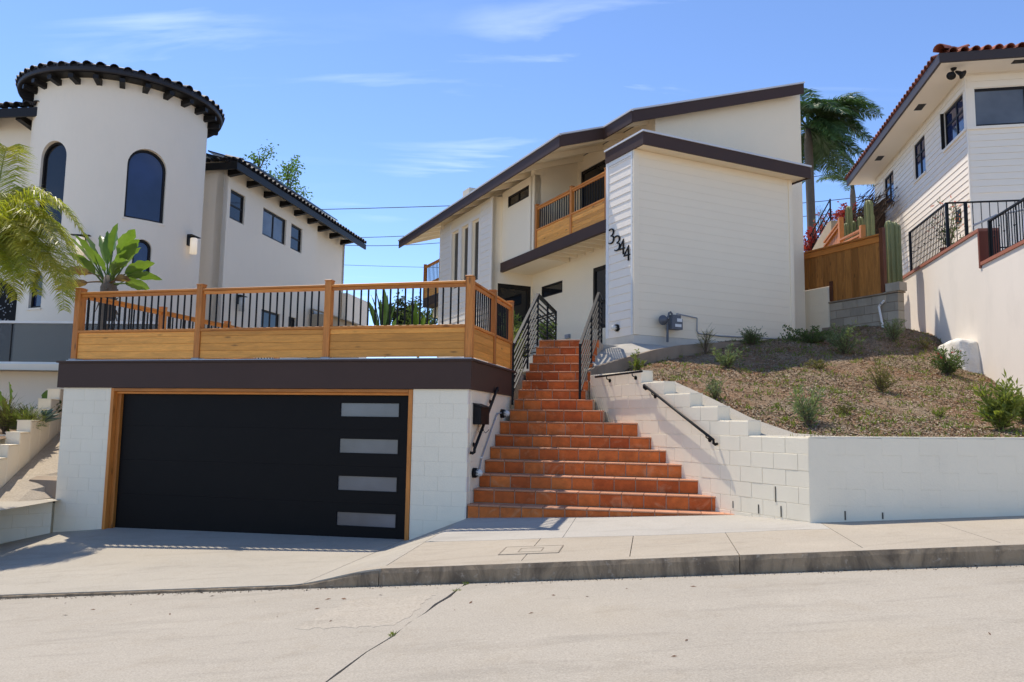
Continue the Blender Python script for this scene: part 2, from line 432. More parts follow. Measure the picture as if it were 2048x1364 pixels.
lf_palm_d = leafm('dark_palm_leaf', (.04, .085, .03), (.09, .15, .055), .25, .4)
lf_big = leafm('broad_green_leaf', (.10, .165, .028), (.20, .275, .05), .35, .35, 1.5)
lf_big_d = leafm('dark_broad_leaf', (.05, .09, .03), (.10, .16, .05), .3, .4, 1.5)
lf_dry = leafm('dry_brown_leaf', (.16, .085, .035), (.26, .17, .07), .25, .7)
lf_shrub = leafm('shrub_leaf', (.065, .11, .035), (.17, .215, .08), .3, .55, 8)
lf_grey = leafm('grey_green_leaf', (.12, .165, .07), (.26, .29, .15), .25, .65, 8)
lf_yel = leafm('yellow_green_leaf', (.13, .17, .035), (.26, .27, .07), .35, .5, 8)
lf_brown = leafm('olive_brown_leaf', (.12, .105, .035), (.20, .18, .06), .3, .6, 8)
lf_red = leafm('red_bract', (.28, .02, .035), (.42, .06, .05), .35, .6, 8)
lf_tree = leafm('small_tree_leaf', (.07, .13, .03), (.15, .24, .07), .4, .5, 6)
lf_dark = leafm('dark_tree_leaf', (.03, .05, .02), (.075, .10, .04), .25, .5, 6)
lf_agave = leafm('blue_agave_leaf', (.10, .17, .15), (.2, .28, .25), .1, .5, 3)
cactus_m = paint('cactus_skin', (.22, .235, .10), .55, .2, 6, 30, .2, .004)
lf_dryleaf = paint('fallen_dry_leaf', (.16, .085, .045), .9, .3, 20, 60, 0)

# ------------------------------------------------------------------ street, kerb, pavement, driveway
UA = math.radians(-10.4)
UD, VD = Vector((math.cos(UA), math.sin(UA), 0)), Vector((-math.sin(UA), math.cos(UA), 0))
F0 = Vector((0, 7.7, 0))
def zroad(s): return .204 + .082 * s
def fpt(s, t): return F0 + UD * s + VD * t
def on_road(u, v):
    r = ray(u, v); g = .082
    n = Vector((-g * UD.x, -g * UD.y, 1)); p0 = Vector((F0.x, F0.y, .204))
    return CAMP + r * ((p0 - CAMP).dot(n) / r.dot(n))
def st(p):
    d = Vector((p.x, p.y, 0)) - F0; return d.dot(UD), d.dot(VD)
def rp(s, t, dz=0): 
    p = fpt(s, t); p.z = zroad(s) + dz; return p
# the carriageway: two poured bays with an open joint between them
j0, j1 = st(on_road(940, 1163)), st(on_road(650, 1364))
jd = (j1[0] - j0[0]) / (j1[1] - j0[1])
def js(t): return j0[0] + jd * (t - j0[1])
road = MB()
T0, T1, JW = .02, -26, .007
def bay(sa, sb, n=1):
    mb = MB()
    tl = [T0 + (T1 - T0) * (k / 40) ** 1.6 for k in range(41)]
    for ta, tb in zip(tl, tl[1:]):
        mb.hexa([rp(sa(tb), tb, -.2), rp(sb(tb), tb, -.2), rp(sb(ta), ta, -.2), rp(sa(ta), ta, -.2), rp(sa(tb), tb), rp(sb(tb), tb), rp(sb(ta), ta), rp(sa(ta), ta)])
    return mb
road_o = thing('road', None, None, (0, 6, .1)); road_o['kind'] = 'structure'; road_o['label'] = 'pale worn concrete street sloping up to the right'
def wob(t): return .012 * math.sin(t * 9) + .009 * math.sin(t * 23 + 1) + .006 * math.sin(t * 51)
mk('slab', bay(lambda t: -60, lambda t: js(t) - JW + wob(t)), road_m, road_o)
mk('slab', bay(lambda t: js(t) + JW + wob(t + .07), lambda t: 60), road_m, road_o)
mb = MB(); mb.quad(*[rp(s, t, -.03) for s, t in ((-60, T1), (60, T1), (60, .1), (-60, .1))]); mk('joint_filling', mb, joint_m, road_o)
# worn patch beside the joint
pq = [(592, 1259), (640, 1232), (702, 1200), (728, 1196), (800, 1196), (872, 1186), (842, 1212), (792, 1252), (700, 1255)]
pc = []
for (u0, v0), (u1, v1) in zip(pq, pq[1:] + pq[:1]):
    for k in range(9):
        q = k / 9; pc.append(st(on_road(u0 + (u1 - u0) * q + U(-5, 5), v0 + (v1 - v0) * q + U(-2, 2))))
mb = MB(); mb.prism([rp(s, t, -.002) for s, t in pc], (0, 0, .004)); mk('worn_patch', mb, patch_m, road_o)
# wide land sheet under everything
mb = MB(); mb.quad(*[rp(s, t, -.6) for s, t in ((-300, -300), (300, -300), (300, 500), (-300, 500))])
g_o = mk('ground', mb, concrete('pale_dry_ground', (.46, .41, .33), .3, .3)); g_o['kind'] = 'structure'

GX, GY = -.59, 10.95
G = PL(GX, GY, -14)                      # garage front
S = PL(GX, GY, 76)                       # garage side along the steps
W1 = PL(3.45, 9.1, -64)                  # stepped wall beside the steps
W2 = PL(3.45, 9.1, -7)                   # low wall along the pavement
def P2(P, a, z): v = P.pt(a, z); return v
low_dir = Vector((-.81, -.585, 0))
gl = G.pt(-6.83, 0)
BACK = [gl + low_dir * 6 + Vector((0, 0, -1.1)), gl + low_dir * 3 + Vector((0, 0, -.62)), gl + low_dir * .9 + Vector((0, 0, -.27)), gl + Vector((0, 0, -.1)), G.pt(-5.905, -.005), G.pt(-.86, .064), G.pt(-.45, .23), G.pt(.02, .416),
        Vector((1.2, 10.62, .50)), Vector((3.0, 10.27, .60)), W1.pt(-.5, .625), W1.pt(0, .637), W2.pt(2.35, .79), W2.pt(4.5, .96), W2.pt(9, 1.33)]
def back(s):
    o = fpt(s, 0); best = None
    for p, q in zip(BACK, BACK[1:]):
        d = q - p
        det = VD.x * (-d.y) + d.x * VD.y
        if abs(det) < 1e-9: continue
        ex, ey = p.x - o.x, p.y - o.y
        t = (ex * (-d.y) + d.x * ey) / det
        k = (VD.x * ey - VD.y * ex) / det
        if -1e-6 <= k <= 1 + 1e-6 and t > .3 and (best is None or t < best[0]): best = (t, p.z + d.z * k)
    return best or (3, zroad(s) + .2)
def smooth(x, a, b):
    k = min(1, max(0, (x - a) / (b - a))); return k * k * (3 - 2 * k)
def kerbh(s): return .04 + .126 * smooth(s, -2.28, -1.25)
S0 = 1.39
def gz(s, t):
    """height of the paving at distance t behind the kerb line"""
    tb, zb = back(s); zf = zroad(s) + kerbh(s); k = t / tb
    if s > -1.2 and tb > 2.2 and t < tb:
        k = .55 * k + .45 * k * k
    return zf + (zb - zf) * k
def sheet(s0, s1, t0, t1, ns, nt, dz=0, thick=.08):
    """paving slab between the given kerb distances; t1 may be a function of s"""
    mb = MB(); f1 = t1 if callable(t1) else (lambda s: t1); f0 = t0 if callable(t0) else (lambda s: t0)
    top, n = [], nt + 1
    for i in range(ns + 1):
        s = s0 + (s1 - s0) * i / ns
        for j in range(n):
            t = f0(s) + (f1(s) - f0(s)) * j / nt
            p = fpt(s, t); p.z = gz(s, t) + dz; top.append(p)
    fs = [(i * n + j, (i + 1) * n + j, (i + 1) * n + j + 1, i * n + j + 1) for i in range(ns) for j in range(nt)]
    mb.add(top, fs)
    rim = [i * n for i in range(ns + 1)] + [ns * n + j for j in range(1, n)] + [i * n + nt for i in range(ns - 1, -1, -1)] + [j for j in range(nt - 1, 0, -1)]
    lo = [top[k] - Vector((0, 0, thick)) for k in rim]; m = len(rim)
    mb.add([top[k] for k in rim] + lo, [(i, (i + 1) % m, (i + 1) % m + m, i + m) for i in range(m)])
    return mb
dw = thing('driveway', None, None, fpt(-5, 2)); dw['kind'] = 'structure'; dw['label'] = 'concrete driveway apron in front of the black garage door'
def dback(s): return back(s)[0] + (.5 if -7.1 < s < -1.2 else .06)
DSPL = [-14, -7.55, -2.1, -1.28]
for a, b in zip(DSPL, DSPL[1:]):
    mk('slab', sheet(a + .005, b - .005, .0, dback, max(4, int((b - a) * 9)), 14), drive_m, dw, True)
sw = thing('sidewalk', None, None, fpt(2, 1)); sw['kind'] = 'structure'; sw['label'] = 'tan concrete pavement with scored joints'
SJ = [-1.28, .1, 1.15, 2.15, 3.25, 4.4, 5.6, 6.8, 8.2]
for a, b in zip(SJ, SJ[1:]):
    wide = a >= 3.2
    mk('slab', sheet(a + .004, b - .004, .152, (lambda s: back(s)[0] + .05) if wide else (lambda s: 1.46 + .02 * math.sin(s * 3)), 12, 6), walk_m, sw, True)
pz = thing('entry_paving', None, None, fpt(1, 2.3)); pz['kind'] = 'structure'; pz['label'] = 'pale concrete strip at the foot of the tiled steps'
for a, b in ((-1.28, .35), (.35, 3.25)):
    mk('slab', sheet(a + .003, b - .003, lambda s: 1.47 + .02 * math.sin(s * 3), lambda s: back(s)[0] + .12, 24, 8), plaza_m, pz, True)
mb = sheet(-14, 9, .02, lambda s: back(s)[0] + .02, 150, 10, -.02, .05); o = mk('paving_bed', mb, joint_m); o['kind'] = 'structure'
# kerb: one stone for each bay, worn top edge
kb = thing('kerb', None, None, fpt(0, 0)); kb['kind'] = 'structure'; kb['label'] = 'stained concrete kerb along the street'
KJ = [-14, -6.5, -1.3, 2.15, 4.9, 8.5]
for a, b in zip(KJ, KJ[1:]):
    mb = MB(); ns = max(6, int((b - a) * 40)); n = 5; vs = []
    for i in range(ns + 1):
        s = a + .004 + (b - a - .008) * i / ns; zt = zroad(s) + kerbh(s) + .002; h = kerbh(s)
        w = .002 * math.sin(s * 13) + .002 * math.sin(s * 29)
        for t, z in ((-.02, zt - h - .1), (-.012 + w * .4, zt - h * .2 - .012 + w), (.006 + w, zt - .004 + w * .3), (.15, gz(s, .15) - .004), (.16, zt - h - .1)):
            p = fpt(s, t); p.z = z; vs.append(p)
    mb.add(vs, [(i * n + j, (i + 1) * n + j, (i + 1) * n + j + 1, i * n + j + 1) for i in range(ns) for j in range(n - 1)] + [tuple(range(n)), tuple(range(ns * n, ns * n + n))])
    mk('kerb_stone', mb, curb_m, kb)
    if b > -6: mk('kerb_top', sheet(max(a, -1.9) + .004, b - .004, lambda s: .012 + .003 * math.sin(s * 17) + .002 * math.sin(s * 41), .151, int((b - a) * 16), 2, .0, .004), walk_m, kb, True)
# meter box lid set in the pavement
mb = MB(); lid = thing('meter_lid', 'rectangular concrete meter lid set in the pavement', 'meter lid', fpt(.2, .8))
LA = PL(fpt(.0, .45).x, fpt(.0, .45).y, math.degrees(UA))
def lidquad(s0, s1, t0, t1, dz, h):
    m = MB(); q = []
    for s, t in ((s0, t0), (s1, t0), (s1, t1), (s0, t1)):
        p = fpt(s, t); p.z = gz(s, t) + dz; q.append(p)
    return m.prism(q, (0, 0, h))
mk('lid', lidquad(-.2, .42, .5, .95, -.02, .024), walk_m, lid)
gr2 = paint('lid_groove', (.22, .185, .14), .9, .2, 9, 60, .3)
for q in ((-.205, -.193, .5, .95), (.413, .425, .5, .95), (-.193, .413, .5, .508), (-.193, .413, .942, .95), (-.02, -.01, .62, .84), (.22, .23, .62, .84), (-.01, .22, .62, .627), (-.01, .22, .833, .84)): mk('groove', lidquad(*q, .003, .003), gr2, lid)

# ------------------------------------------------------------------ block wall helper
def blocks(P, rows, parent, mat=white_block, L=.406, D=.12, o=0, name='concrete_block', gap=.0016, ch=.0016, core=None, jit=.0):
    for i, (z0, z1, a0, a1) in enumerate(rows):
        x = a0 - (L / 2 if i % 2 else 0)
        while x < a1 - .01:
            s, e = max(x, a0), min(x + L, a1)
            if e - s > .05: piece(name, P, s + gap / 2, e - gap / 2, z0 + gap / 2, z1 - gap / 2, o + rnd.choice((-jit, 0, 0, jit)), D, mat, parent, ch)
            x += L
# ------------------------------------------------------------------ garage
ga = thing('garage', 'white painted block garage with dark brown roof band and black door', 'garage', G.pt(-3.4, 0))
CH = .203
rowsz = [(2.19 - CH * (k + 1), 2.19 - CH * k) for k in range(13)]
blocks(G, [(a, b, -6.83, -5.92) for a, b in rowsz], ga)
blocks(G, [(a, b, -.835, -.005) for a, b in rowsz], ga)
blocks(S, [(a, b, .12, 2.5) for a, b in rowsz], ga)
SL = PL(*G.pt(-6.83, 0).xy, 256)         # garage left side, faces left
for q in ((G, -6.82, -5.925, -.8, 2.19, -.3, -.004), (G, -.83, -.01, -.6, 2.19, -.3, -.004), (S, .3, 2.49, -.4, 2.19, -.3, -.004), (SL, -6, -.3, -1, 2.19, -.3, -.001)):
    mk('wall_core', MB().pbox(*q), grout_white, ga)
mb = MB(); mb.pbox(G, -6.55, -.3, 2.3, 2.56, -6, -.12); mk('roof_slab', mb, plaza_m, ga)
f = MB(); f.pbox(G, -6.93, .035, 2.19, 2.585, -.1, .035); f.pbox(S, .101, 2.5, 2.19, 2.585, -.1, .035); f.pbox(SL, -6, -.101, 2.19, 2.585, -.1, .1)
fo = mk('roof_band', f, brown, ga)
f = MB(); f.pbox(G, -6.96, .065, 2.588, 2.618, -.12, .062); f.pbox(S, .122, 2.53, 2.588, 2.618, -.12, .062); mk('drip_edge', f, brown, fo)
f = MB(); f.pbox(G, -6.80, .03, 2.619, 2.633, -.2, .03); f.pbox(S, .202, 2.45, 2.619, 2.633, -.2, .03); mk('roof_edge', f, flash_m, fo)
# timber lining of the door opening
jb = thing('x', None, None, (0, 0, 0)); bpy.data.objects.remove(jb)
def wbar(P, a0, a1, z0, z1, o, D, mat, parent, name): return piece(name, P, a0, a1, z0, z1, o, D, mat, parent, .004)
wbar(G, -5.918, -5.862, -.4, 2.185, .012, .32, cedar_v, ga, 'door_jamb')
wbar(G, -5.86, -5.79, -.4, 2.10, -.07, .06, cedar_v, ga, 'door_casing')
wbar(G, -.90, -.838, -.4, 2.185, .012, .32, cedar_v, ga, 'door_jamb')
wbar(G, -5.86, -.902, 2.135, 2.185, .012, .32, cedar_rail, ga, 'door_head')
wbar(G, -5.86, -.902, 2.10, 2.133, -.04, .1, cedar_rail, ga, 'door_head')
# sectional door, four leaves, one pane each
Dp = G.off(-.13)
dr = mk('garage_door', MB().pbox(Dp, -5.84, -.92, -.3, 2.13, -.09, -.05), blackd, ga)
secs = [2.13, 1.60, 1.07, .54, -.25]
pxw = [((673, 803), (795, 837)), ((669, 874), (791, 911)), ((667, 948), (789, 987)), ((664, 1020), (788, 1059))]
for k in range(4):
    z1, z0 = secs[k] - .001, secs[k + 1] + .001
    (aL, zt), (aR, zb) = Dp.hit(*pxw[k][0]), Dp.hit(*pxw[k][1])
    aL, aR = -2.04 + .0, -1.075
    m = MB(); holes_wall(m, Dp, -5.83, -.93, z0, z1, [(aL, aR, zb, zt)], -.045, 0)
    po = mk('door_panel', m, blackd, dr)
    m = MB()
    for q in ((aL, aL + .022, zb, zt), (aR - .022, aR, zb, zt), (aL + .022, aR - .022, zb, zb + .022), (aL + .022, aR - .022, zt - .022, zt)): m.pbox(Dp, *q, -.03, .004)
    mk('pane_frame', m, blackd, dr)
    mk('pane', MB().pbox(Dp, aL + .015, aR - .015, zb + .015, zt - .015, -.028, -.018), frost, dr)
# ------------------------------------------------------------------ deck railing on the garage roof
dk = thing('deck_railing', 'cedar deck railing with black balusters and board skirt on the garage roof', 'railing', G.pt(-3.4, 2.63))
RT, PT, PB = 3.745, 3.115, 2.655
def rail_run(P, a0, a1, posts, o, parent, zt=RT, zp=PT, zb=PB, nb=4, step=.118, first=True, pw=.105, planks=True, dirn=1, boardname='plank'):
    for i, a in enumerate(posts):
        if i == 0 and not first: continue
        piece('post', P, a - pw / 2, a + pw / 2, zb - .02, zt + .055, o + .03, pw, cedar_v, parent, .008)
        m = MB(); c = P.pt(a, zt + .055, o + .03 - pw / 2)
        piece('post_cap', P, a - pw / 2 - .006, a + pw / 2 + .006, zt + .056, zt + .072, o + .036, pw + .012, cedar_rail, parent, .006)
    for x0, x1 in zip(posts, posts[1:]):
        b0, b1 = x0 + pw / 2, x1 - pw / 2
        piece('top_rail', P, b0, b1, zt - .085, zt - .036, o + .0, .045, cedar_rail, parent, .004)
        piece('cap_rail', P, b0, b1, zt - .035, zt, o + .025, .095, cedar_rail, parent, .006)
        piece('bottom_rail', P, b0, b1, zp - .04, zp, o + .025, .09, cedar_rail, parent, .004)
        n = max(1, round((b1 - b0) / step)); bm = boxm(.021, .021, zt - .09 - zp, black, .003)
        for k in range(1, n): link('baluster', bm, parent, P.M(b0 + (b1 - b0) * k / n - .0105, zp, o - .012))
        if planks:
            hs = [.075] + [(zp - .042 - .075 - zb) / (nb - 1)] * (nb - 1); z = zp - .042
            for h in hs:
                piece('plank', P, b0 + .002, b1 - .002, z - h + .0015, z - .0005, o + .006 + U(-.0015, .0015), .03, cedar, parent, .003); z -= h
rail_run(G, -6.72, -.02, [-6.70, -4.43, -2.235, -.035], -.03, dk)
rail_run(S, 0, 2.4, [.035, 1.26, 2.37], -.0, dk, first=False, pw=.10)
rail_run(SL.off(-.08), -6, 0, [-6.2, -4.15, -2.1, -.12], 0, dk)
piece('post', S, -.012, .088, PB - .02, RT + .05, .034, .1, cedar_v, dk, .008)
for a in (-6.70, -4.43, -2.235): 
    mk('post_shoe', MB().pbox(G, a - .065, a + .065, 2.634, 2.655, -.14, .02), grey_metal, dk)

# ------------------------------------------------------------------ tiled steps
stp = thing('staircase', 'terracotta tiled steps climbing between the garage and the white stepped wall', 'stairs', S.pt(.5, .4, 1.5))
ZN = [.600, .795, .985, 1.180, 1.366, 1.550, 1.760, 1.955, 2.136, 2.309, 2.480, 2.660, 2.830, 3.010, 3.180, 3.345]
T = .28
def step_plane(i):
    s = .02 + T * i; p = S.pt(s, 0); return PL(p.x, p.y, -12)
def wall_a(P, Q):
    """distance along plane line P where it meets line of Q"""
    det = P.dx * (-Q.dy) + Q.dx * P.dy
    ex, ey = Q.x - P.x, Q.y - P.y
    return (ex * (-Q.dy) + Q.dx * ey) / det
TW = .298
for i in range(16):
    P = step_plane(i); zt = ZN[i]; zb = ZN[i - 1] if i else -.1
    a0 = 0.005 if i < 7 else .095
    a1 = wall_a(P, W1) + .004 if i < 7 else [1.62, 1.42, 1.26, 1.26, 1.26, 1.26, 1.26, 1.26, 1.26][i - 7]
    body = MB()
    if i < 7:
        nxt = a1 + .12
        body.hexa([P.pt(a0, zb - .35, -.012), P.pt(a1, zb - .35, -.012), P.pt(a1 - .25, zb - .35, -.6), P.pt(a0, zb - .35, -.6), P.pt(a0, zt - .02, -.012), P.pt(a1, zt - .02, -.012), P.pt(a1 - .25, zt - .02, -.6), P.pt(a0, zt - .02, -.6)])
    else: body.pbox(P, a0, a1, zb - .35, zt - .02, -.6 if i < 15 else -1.2, -.012)
    if i == 6: body.pbox(P, a0, a1 - .32, zb - .35, zt - .02, -1.35, -.5)
    mk('step', body, grout, stp)
    x = a0 + (0 if i % 2 else -TW * .45); h = zt - zb - .022 if i else .75
    k = 0
    while x < a1 - .02:
        s, e = max(x, a0), min(x + TW, a1)
        if e - s > .03:
            piece('riser_tile', P, s + .006, e - .006, zt - .022 - h + .006, zt - .022 - .004, 0 + U(-.002, .002), .011, terracotta, stp, .003)
            piece('tread_tile', P, s + .004, e - .004, zt - .021, zt, .016 + U(-.004, .003), T + .005, dusty_tile, stp, .007)
            if i == 6 and a1 - .6 > s > 1.55:
                pass
        x += TW
    if i == 6:       # the wide tread runs on to the wall behind the narrower flight
        x = 1.66
        while x < a1 - .2:
            piece('tread_tile', P, x + .004, min(x + TW, a1 - .14) - .004, zt - .021, zt, -.272, .29, dusty_tile, stp, .004); x += TW
# cheek walls left and right of the upper flight
ck = thing('cheek_wall', 'short white rendered stub beside the upper tiled flight', 'wall', S.pt(2.6, 1.9))
mk('wall_body', MB().pbox(S, 2.505, 3.0, .6, 2.12, -.35, .085), white_block, ck)
mk('wall_body', MB().pbox(S, 3.0, 4.6, .6, 2.6, -.35, .06), concrete_s, ck)

# ------------------------------------------------------------------ white retaining wall with stepped top
rw = thing('retaining_wall', 'white painted block retaining wall with stepped top beside the tiled steps', 'wall', W2.pt(0, .6))
c = .192; tops = [(-4.79, -3.29, 5), (-3.29, -2.72, 4), (-2.72, -2.12, 3), (-2.12, -1.55, 2), (-1.55, -.98, 1), (-.98, 0, 0)]
ztop = 1.605
rows = []
for k in range(5, -9, -1):
    z1 = ztop + c * k; lo = -4.79; hi = 0
    for a0, a1, n in tops:
        if n >= k: hi = a1
    if k <= 0: hi = 0
    rows.append((z1 - c, z1, lo, hi))
blocks(W1, [(z0, z1, a, b - (.003 if b == 0 else 0)) for z0, z1, a, b in rows], rw, D=.2, L=.385, gap=.003, ch=.0035, jit=.0015)
def w2top(a): return 1.605 + .012 * a
for k in range(0, 7):
    x = (-.2 if k % 2 else 0)
    while x < 7.5:
        s, e = max(x, .205), x + .406
        if e > s + .05: piece('concrete_block', W2, s + .0003, e - .0003, ztop - c * (k + 1) + .0005 + .012 * s, ztop - c * k - .0005 + .012 * s, 0, .2, white_block, rw, .0009)
        x += .406
for a0, a1, n in tops: mk('wall_core', MB().pbox(W1, a0 + .01, a1 - .012, -.2, ztop + c * n - .012, -.23, -.008), white_block, rw)
mk('wall_core', MB().pbox(W2, .215, 7.5, -.2, ztop - .012, -.19, -.004), white_block, rw)
mk('wall_core', MB().pbox(W2, .0, .21, -.2, ztop - .003, -.2, -.0015), white_block, rw)
for a0, a1, n in tops:       # mortar dressed tops
    mk('cap', MB().pbox(W1, a0 + .004, a1 - .006, ztop + c * n - .002, ztop + c * n + .012, -.225, -.012), white_block, rw)
m = MB(); m.hexa([W2.pt(.02, ztop - .001, -.006), W2.pt(7.5, ztop + .089, -.006), W2.pt(7.5, ztop + .089, -.2), W2.pt(.02, ztop - .001, -.2), W2.pt(.02, ztop + .016, -.006), W2.pt(7.5, ztop + .106, -.006), W2.pt(7.5, ztop + .106, -.2), W2.pt(.02, ztop + .016, -.2)])
mk('cap', m, white_block, rw)
gs_ = MB()      # pale concrete drain strip behind the wall
gl_ = [W1.pt(-4.4, 2.44, -.2), W1.pt(-3.2, 2.36, -.2), W1.pt(-2.4, 2.1, -.2), W1.pt(-1.5, 1.78, -.2), W1.pt(-.9, 1.60, -.2), W1.pt(-.1, 1.585, -.2)]; gr_ = [p + Vector((.30, .02, .05)) for p in gl_]; gr_[-1] = W2.pt(.9, 1.60, -.3); gr_[-2] = gr_[-2] + Vector((.1, .0, .0))
for i in range(5): gs_.hexa([gl_[i] - Vector((0, 0, .2)), gl_[i + 1] - Vector((0, 0, .2)), gr_[i + 1] - Vector((0, 0, .2)), gr_[i] - Vector((0, 0, .2)), gl_[i], gl_[i + 1], gr_[i + 1], gr_[i]])
tag(mk('drain_strip', gs_, drive_m), 'pale concrete drain strip behind the stepped white wall', 'paving')
# weep slots in the lowest course
for u, v0, v1, P in ((1690, 1022, 1040, W2), (1765, 1025, 1038, W2), (1551, 973, 1004, W1), (1466, 1002, 1016, W1), (1517, 1009, 1027, W1), (1562, 1012, 1034, W1)):
    a, z1 = P.hit(u, v0); _, z0 = P.hit(u, v1)
    mk('weep_slot', MB().pbox(P, a - .008, a + .008, z0, z1, -.05, .004), joint_m, rw)

# ------------------------------------------------------------------ the house, frame l (back along the long side) and p (to the right)
OX, OY = 2.5227, 16.0
_c26, _s26 = math.cos(math.radians(26)), math.sin(math.radians(26))
def hp(l, p, z=0): return Vector((OX - _s26 * l + _c26 * p, OY + _c26 * l + _s26 * p, z))
def LP(p): q = hp(0, p); return PL(q.x, q.y, -64)      # a = -l, faces left
def FL(l): q = hp(l, 0); return PL(q.x, q.y, 26)       # a = p, faces the street
def zroof(p): return 8.78 + .3333 * (p - .5)
ho = thing('house', 'white two storey house with brown fascias, address 3344 and cedar balcony', 'house', hp(3, 3, 3.4))
def lap(P, a0, a1, z0, z1, parent, mat=siding_w, h=.181, name='siding_board', proud=.014):
    z = z0
    mb = MB()
    mb.hexa([(0, -proud, 0), (a1 - a0, -proud, 0), (a1 - a0, .02, 0), (0, .02, 0), (0, -.002, h - .002), (a1 - a0, -.002, h - .002), (a1 - a0, .02, h - .002), (0, .02, h - .002)])
    me = mesh('siding', mb, mat)
    while z < z1 - .02:
        if z + h <= z1 + .001: link(name, me, parent, P.M(a0, z, 0))
        else:
            hh = z1 - z; m2 = MB(); m2.hexa([(0, -proud, 0), (a1 - a0, -proud, 0), (a1 - a0, .02, 0), (0, .02, 0), (0, -.004, hh), (a1 - a0, -.004, hh), (a1 - a0, .02, hh), (0, .02, hh)])
            link(name, mesh('siding', m2, mat), parent, P.M(a0, z, 0))
        z += h
# front box with the address
F_ = FL(0); Ls = LP(0)
lap(F_, .1, 4.38, 3.60, 7.56, ho, cream, proud=.0014)
lap(Ls, -.95, -.09, 3.60, 7.44, ho)
mb = MB(); mb.pbox(F_, 0.02, 4.47, 3.2, 7.56, -.9, -.02); mb.pbox(Ls, -1.04, -.02, 3.2, 7.56, -.6, -.02); mk('wall', mb, stucco_house, ho)
mb = MB(); mb.pbox(F_, -.012, 4.5, 3.15, 3.597, -.3, -.004); mb.pbox(Ls, -1.06, .0, 3.15, 3.597, -.3, .004); mk('foundation', mb, paint('painted_foundation', (.62, .58, .5), .8, .08, 3, 40, .5, .006, dirt=.35), ho)
for P, a0, a1, zt in ((F_, -.024, .10, 7.56), (F_, 4.38, 4.49, 7.56), (Ls, -.092, .003, 7.56), (Ls, -1.05, -.95, 7.56)):
    piece('corner_board', P, a0, a1, 3.6, zt, .024, .05, white_metal if P is Ls else cream, ho)
piece('frieze_board', Ls, -.95, -.092, 7.445, 7.56, .02, .04, white_metal, ho)
mk('downpipe', MB().tube([F_.pt(4.62, 7.4, -.3), F_.pt(4.62, 5.6, -.3), F_.pt(4.60, 3.5, -.3)], .035), white_metal, ho)
# low roof over the box
lr = mk('porch_roof', MB().prism([hp(-.36, -.02, 7.78), hp(-.36, 4.66, 7.78), hp(1.04, 4.66, 7.80), hp(1.04, -.02, 7.80)], (0, 0, .05)), shingle, ho)
f = MB(); f.pbox(FL(-.40), -.05, 4.70, 7.535, 7.80, -.04, 0); f.pbox(LP(-.05), -1.04, .36, 7.535, 7.80, -.04, 0); f.pbox(PL(*hp(-.36, 4.70).xy, 116), 0, 1.4, 7.535, 7.80, -.04, 0); mk('fascia', f, brown, lr)
f = MB(); f.pbox(FL(-.42), -.07, 4.72, 7.802, 7.842, -.06, 0); f.pbox(LP(-.07), -1.06, .36, 7.802, 7.842, -.06, 0); mk('roof_edge', f, flash_m, lr)
mk('soffit', MB().prism([hp(-.355, -.005, 7.565), hp(-.355, 4.65, 7.565), hp(1.04, 4.65, 7.565), hp(1.04, -.005, 7.565)], (0, 0, .03)), cream, lr)
# main gable wall above and beside the box
mb = MB(); q = [hp(1.04, 1.33, 3.2), hp(1.04, 5.95, 3.2), hp(1.04, 5.95, zroof(5.75) - .12), hp(1.04, 5.6, zroof(5.6) - .09), hp(1.04, 1.33, zroof(1.33) - .09)]
mb.prism(q, hp(1.24, 0) - hp(1.04, 0)); mk('wall', mb, stucco_house, ho)
PR = PL(*hp(1.04, 5.95).xy, 116)
mb = MB(); mb.pbox(PR, .2, 9.66, 3.2, 10.36, -.2, 0); mk('wall', mb, stucco_house, ho)
mb = MB(); mb.pbox(PR, .3, 8, 8.60, 8.83, 0, .16); sr_ = mk('side_roof', mb, brown, ho)
mk('roof_edge', MB().pbox(PR, .25, 8, 8.832, 8.87, 0, .19), flash_m, sr_)
# main roof, one slope rising to the right, with its notch
zz = .06
out = [(13.87, -.70), (1.95, -.70), (1.95, .50), (.79, .50), (.79, 5.75), (13.87, 5.75)]
rf = mk('roof', MB().prism([hp(l, p, zroof(p) - zz) for l, p in out], (0, 0, zz)), shingle, ho)
def fas(l0, p0, l1, p1, d0=.27, top=.0, th=.035, inward=None, mat=brown, name='fascia', up=0.0):
    A, B = hp(l0, p0), hp(l1, p1); n = inward
    za, zb2 = zroof(p0) + up, zroof(p1) + up
    m = MB(); m.hexa([(A.x, A.y, za - d0), (B.x, B.y, zb2 - d0), (B.x + n.x, B.y + n.y, zb2 - d0), (A.x + n.x, A.y + n.y, za - d0), (A.x, A.y, za - top), (B.x, B.y, zb2 - top), (B.x + n.x, B.y + n.y, zb2 - top), (A.x + n.x, A.y + n.y, za - top)])
    return mk(name, m, mat, rf)
eL, eP = hp(1, 0) - hp(0, 0), hp(0, 1) - hp(0, 0)
fas(13.87, -.74, 1.91, -.74, inward=eP * .036); fas(1.91, -.70, 1.91, .46, inward=eL * .036); fas(1.95, .46, .75, .46, inward=eP * .036); fas(.75, .50, .75, 5.79, inward=eL * .036)
for a in ((13.9, -.765, 1.885, -.765, eP), (1.885, -.73, 1.885, .435, eL), (1.92, .435, .725, .435, eP), (.725, .475, .725, 5.8, eL)):
    fas(*a[:4], d0=-.004, top=-.045, inward=a[4] * .06, mat=flash_m, name='roof_edge')
mk('soffit', MB().prism([hp(l, p, zroof(p) - .085) for l, p in ((13.85, -.69), (1.96, -.69), (1.96, .51), (.80, .51), (.80, 1.33), (13.85, 1.33))], (0, 0, .02)), cream, rf)
